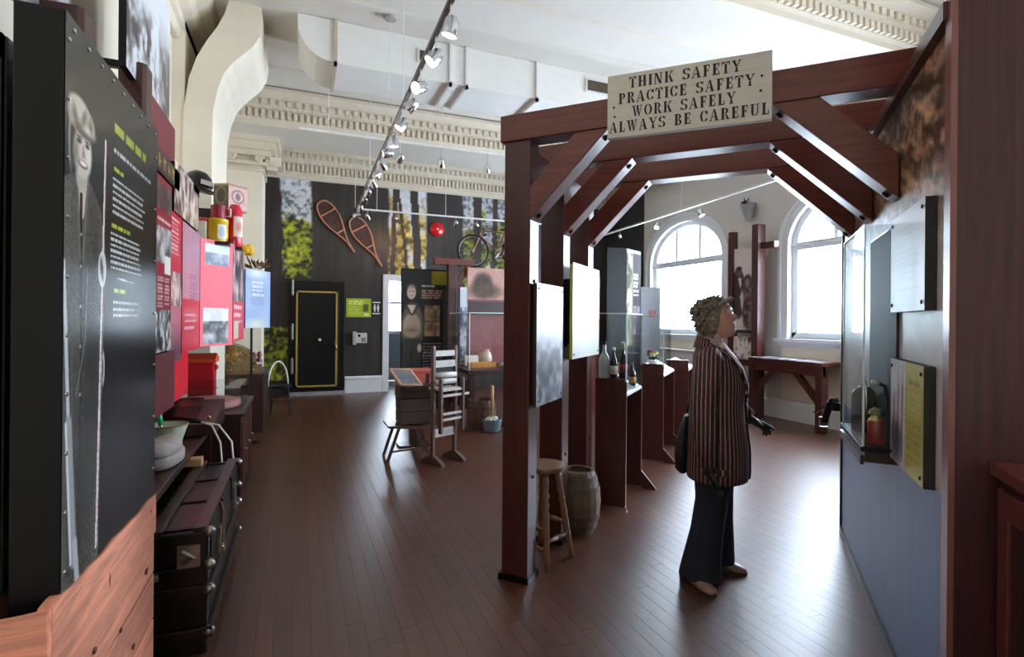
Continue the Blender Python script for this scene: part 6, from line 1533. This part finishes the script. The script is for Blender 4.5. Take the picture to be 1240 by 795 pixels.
for k in range(320):
    a_ = rh.rand() * 2 * math.pi; zz_ = -.085 + .2 * rh.rand()
    if abs((a_ + math.pi) % (2 * math.pi) - math.pi) < np.interp(zz_, [-.09, .0, .05, .08], [2.0, 1.6, 1.2, .2]): continue
    if zz_ > .085 and abs((a_ + math.pi) % (2 * math.pi) - math.pi) < 1.0: continue
    w_ = float(np.interp(zz_, [-.09, 0, .06, .12], [.075, .092, .095, .045]))
    p0 = Vector((w_ * 1.08 * math.cos(a_), w_ * .88 * math.sin(a_), zz_))
    d_ = Vector((math.cos(a_ + .7), math.sin(a_ + .7), rh.rand() - .5)) * .022
    hg.tube([HM_ @ (p0 * 1.06), HM_ @ (p0 * 1.16 + d_ * .5), HM_ @ (p0 * 1.19 + d_ * 1.1), HM_ @ (p0 * 1.12 + d_ * 1.6)], [.007, .009, .008, .003], 5)
hg.build('hair', HAIRM, pe, WMAT, smooth=True)

def stripe_mat(name, cx_, cy_, n, flat=False):
    m = bpy.data.materials.new(name); m.use_nodes = True; nt = m.node_tree; l = nt.links.new; b = nt.nodes['Principled BSDF']
    tc = nt.nodes.new('ShaderNodeTexCoord'); sx = nt.nodes.new('ShaderNodeSeparateXYZ'); l(tc.outputs['Object'], sx.inputs[0])
    ax_ = nt.nodes.new('ShaderNodeMath'); ax_.operation = 'SUBTRACT'; ax_.inputs[1].default_value = cx_; l(sx.outputs[0], ax_.inputs[0])
    ay = nt.nodes.new('ShaderNodeMath'); ay.operation = 'SUBTRACT'; ay.inputs[1].default_value = cy_; l(sx.outputs[1], ay.inputs[0])
    at = nt.nodes.new('ShaderNodeMath'); at.operation = 'ARCTAN2'; l(ay.outputs[0], at.inputs[0]); l(ax_.outputs[0], at.inputs[1])
    ml = nt.nodes.new('ShaderNodeMath'); ml.operation = 'MULTIPLY'; ml.inputs[1].default_value = n / (2 * math.pi) if not flat else n
    l(ax_.outputs[0] if flat else at.outputs[0], ml.inputs[0])
    nz = nt.nodes.new('ShaderNodeTexNoise'); nz.inputs['Scale'].default_value = 60; nz.inputs['Detail'].default_value = 4; l(tc.outputs['Object'], nz.inputs['Vector'])
    ad = nt.nodes.new('ShaderNodeMath'); ad.operation = 'MULTIPLY_ADD'; ad.inputs[1].default_value = .28; l(nz.outputs['Fac'], ad.inputs[0]); l(ml.outputs[0], ad.inputs[2])
    pp = nt.nodes.new('ShaderNodeMath'); pp.operation = 'PINGPONG'; pp.inputs[1].default_value = .5; l(ad.outputs[0], pp.inputs[0])
    rp = nt.nodes.new('ShaderNodeValToRGB'); e = rp.color_ramp.elements
    e[0].position = .22; e[0].color = (*lin((44, 28, 30)), 1); e[1].position = .44; e[1].color = (*lin((168, 124, 116)), 1)
    x_ = e.new(.32); x_.color = (*lin((70, 40, 40)), 1)
    l(pp.outputs[0], rp.inputs[0]); l(rp.outputs[0], b.inputs['Base Color']); b.inputs['Roughness'].default_value = .75
    bp = nt.nodes.new('ShaderNodeBump'); bp.inputs['Strength'].default_value = .5; bp.inputs['Distance'].default_value = .004; l(nz.outputs['Fac'], bp.inputs['Height']); l(bp.outputs[0], b.inputs['Normal'])
    return m
JR = [(.605, .005, .172, .218), (.64, .005, .178, .224), (.78, .005, .176, .222), (.92, .0, .162, .208), (1.04, .0, .153, .195), (1.16, .008, .152, .196), (1.25, .0, .140, .200), (1.32, -.02, .116, .182), (1.36, -.03, .094, .135), (1.385, -.032, .078, .092), (1.40, -.034, .068, .072)]
jrows = lerp_rows(JR, 30)
jk = G().rings([(cx_, 0, z, rx_, ry_) for z, cx_, rx_, ry_ in jrows], 48).build('jacket', stripe_mat('tweed_stripe', 0, 0, 52), pe, WMAT, smooth=True)
def jsurf(z, y, off):
    cx_, rx_, ry_ = [float(np.interp(z, [r[0] for r in JR], [r[i] for r in JR])) for i in (1, 2, 3)]
    q = 1 - (y / (ry_ + off)) ** 2
    return Vector((cx_ + (rx_ + off) * math.sqrt(max(q, .02)), y, z))
vz = np.linspace(1.10, 1.398, 12)
vw = lambda z: .008 + (z - 1.10) * .34
g = G(); NV = 9
g.add([jsurf(z, vw(z) * (2 * k / (NV - 1) - 1), .006) for z in vz for k in range(NV)], [(i * NV + k, i * NV + k + 1, (i + 1) * NV + k + 1, (i + 1) * NV + k) for i in range(11) for k in range(NV - 1)])
SWEAT = mat('sweater_blush', (206, 180, 172), .7, var=.06, scale=40, bump=.2)
g.build('sweater_front', SWEAT, pe, WMAT, smooth=True)
G().rings([(-.032, 0, 1.38, .072, .076), (-.030, 0, 1.405, .063, .066), (-.028, 0, 1.435, .057, .057), (-.026, 0, 1.455, .056, .056), (-.026, 0, 1.455, .052, .052)], 28).build('turtleneck', SWEAT, pe, WMAT, smooth=True)
for s_ in (-1, 1):
    g = G(); zz_ = np.linspace(1.08, 1.388, 14); vs = []
    for z in zz_:
        wl = .046 * min(1, (z - 1.07) / .14) * (1 if z < 1.33 else 1.1)
        a_, b_ = vw(z) * .95, vw(z) + wl
        vs += [jsurf(z, s_ * a_, .018), jsurf(z, s_ * b_, .014), jsurf(z, s_ * b_, .004), jsurf(z, s_ * a_, .004)]
    g.add(vs, [(i * 4 + e, i * 4 + (e + 1) % 4, i * 4 + 4 + (e + 1) % 4, i * 4 + 4 + e) for i in range(13) for e in range(4)] + [(0, 1, 2, 3), (55, 54, 53, 52)])
    g.build('lapel', stripe_mat('lapel_stripe%d' % s_, -.3, 0, 70), jk, WMAT, smooth=True)
g = G(); cs_ = []
for k in range(21):
    t_ = rad(88 + 184 * k / 20); c_, s_ = math.cos(t_), math.sin(t_)
    e_ = .022 * math.sin(math.pi * k / 20)
    for (q, z_) in ((.078, 1.395), (.100, 1.368), (.098, 1.378), (.080, 1.418 + e_), (.074, 1.415 + e_)):
        cs_.append((-.036 + q * c_, q * 1.12 * s_, z_))
g.add(cs_, [(i * 5 + e, i * 5 + (e + 1) % 5, i * 5 + 5 + (e + 1) % 5, i * 5 + 5 + e) for i in range(20) for e in range(5)])
g.build('collar', stripe_mat('collar_stripe', -.03, 0, 34), jk, WMAT, smooth=True)
for z in (1.07, .93): G().lathe([(.013, 0), (.013, .006), (.008, .009)], 12, jsurf(z, .004, .004), Matrix.Rotation(rad(90), 4, 'Y')).build('button', mat('button_horn', (70, 60, 56), .25), jk, WMAT)
G().tube([jsurf(z, .0, .004) for z in np.linspace(.61, 1.10, 14)], .005, 6).build('front_edge', BLACK, jk, WMAT)
for s_ in (-1, 1):
    a_ = AR[s_]; mid = [Vector(a_[0]).lerp(Vector(a_[1]), .5), Vector(a_[1]).lerp(Vector(a_[2]), .5)]
    pts = [Vector((-.025, s_ * .135, 1.335)), Vector((-.028, s_ * .18, 1.30)), mid[0], Vector(a_[1]), mid[1], Vector(a_[2])]
    G().tube(pts, [.060, .078, .074, .068, .063, .058], 20).build('sleeve', stripe_mat('sleeve_stripe%d' % s_, 0, 0, 44, True), jk, WMAT, smooth=True)
G().hexa([(-.06, -.236, .665), (.08, -.215, .665), (.08, -.222, .665), (-.06, -.243, .665), (-.06, -.232, .70), (.08, -.211, .70), (.08, -.219, .70), (-.06, -.240, .70)]).build('pocket_flap', stripe_mat('flap_stripe', 0, 0, 40), jk, WMAT)
# trousers
NAVY = mat('trouser_navy', (24, 26, 38), .8, var=.25, scale=50, bump=.2)
g = G()
g.rings([(-.075, -.125, .035, .125, .088), (-.068, -.122, .14, .108, .082), (-.04, -.112, .32, .092, .082), (-.015, -.104, .5, .092, .088), (.0, -.095, .72, .122, .108), (0, -.08, .9, .13, .12)], 28)
g.rings([(-.005, .12, .05, .112, .088), (.0, .115, .14, .102, .082), (.004, .108, .32, .09, .082), (.004, .102, .5, .09, .088), (.0, .095, .72, .122, .108), (0, .08, .9, .13, .12)], 28)
g.rings([(0, 0, .70, .125, .18), (0, 0, .95, .13, .175)], 28)
g.build('trousers', NAVY, pe, WMAT, remesh=.011)
TAN = mat('boot_tan', (138, 104, 88), .4, var=.2, scale=20)
for s_, (fx, fy, an) in ((-1, (-.11, -.135, -42)), (1, (.005, .135, -6))):
    M_ = WMAT @ Matrix.Translation((fx, fy, 0)) @ Matrix.Rotation(rad(an), 4, 'Z')
    prof = [(-.085, .026, .06), (-.07, .036, .11), (-.03, .040, .125), (.02, .042, .105), (.06, .045, .075), (.10, .046, .056), (.135, .040, .045), (.16, .024, .034), (.168, .010, .022)]
    rg = []
    for x_, w_, h_ in prof:
        rg.append([Vector((x_, w_ * math.cos(2 * math.pi * k / 16), max(.014, h_ * (.42 + .58 * math.sin(2 * math.pi * k / 16))))) for k in range(16)])
    bo_ = G().rings(rg, 16).build('boot', TAN, pe, M_, smooth=True)
    so = [(-.085, -.028), (-.03, -.038), (.04, -.043), (.1, -.046), (.15, -.034), (.17, -.012), (.17, .012), (.15, .034), (.1, .046), (.04, .043), (-.03, .038), (-.085, .028)]
    G().prism(so, 'z', .0, .016).build('sole', mat('sole_dark', (48, 34, 30), .5), bo_, M_)
# gloved hands
GLOVE = mat('glove_black', (20, 19, 21), .5, var=.3, scale=40, bump=.3)
def hand(M_, s_, nm, curl):
    g = G().ball((.045, 0, 0), (.048, .016, .040), 14, 9)
    g.tube([(-.02, 0, 0), (.02, 0, 0)], [.026, .028], 12)
    for k, (z_, L) in enumerate(((.030, .068), (.010, .078), (-.010, .072), (-.029, .056))):
        p = Vector((.082, 0, z_)); pts = [p - Vector((.02, 0, 0)), p]; a_ = 0
        for j in range(3):
            a_ += curl[k] * (.7 + .2 * j); p = p + Vector((math.cos(a_), s_ * math.sin(a_), (z_ * .6))) * L * (.42, .32, .26)[j]; pts.append(p)
        g.tube(pts, [.0105, .0105, .0098, .009, .0075], 9)
    g.tube([(.02, 0, .03), (.045, s_ * .018, .052), (.07, s_ * .03, .058), (.088, s_ * .034, .056)], [.013, .012, .0105, .008], 9)
    g.build(nm, GLOVE, pe, M_, remesh=.0045)
hand(WMAT @ Matrix.Translation((-.012, -.247, .70)) @ Matrix.Rotation(rad(80), 4, 'Y') @ Matrix.Rotation(rad(90), 4, 'X'), 1, 'glove', (.35, .4, .45, .5))
hand(WMAT @ Matrix.Translation((.175, .19, .925)) @ Matrix.Rotation(rad(-6), 4, 'Z') @ Matrix.Rotation(rad(22), 4, 'Y') @ Matrix.Rotation(rad(50), 4, 'X'), -1, 'glove', (.1, .45, .6, .75))
hb = T('handbag', 'soft black handbag hanging behind the woman in striped jacket', 'handbag', WMAT @ Vector((-.20, .06, .62)), PRZ)
g = G().rings([(-.185, .02, .615, .03, .10), (-.19, .02, .64, .045, .14), (-.19, .02, .74, .05, .15), (-.18, .02, .86, .04, .13), (-.165, .02, .95, .02, .10)], 24)
g.build('bag_body', mat('bag_black', (18, 18, 24), .6, var=.2), hb, WMAT, smooth=True)
G().tube([(-.185, .13, .94), (-.13, .20, 1.15), (-.06, .18, 1.38), (.04, .16, 1.36), (.10, .17, 1.2), (.0, .25, 1.0), (-.185, .14, .94)], .009, 7).build('shoulder_strap', BLACK, hb, WMAT, smooth=True)
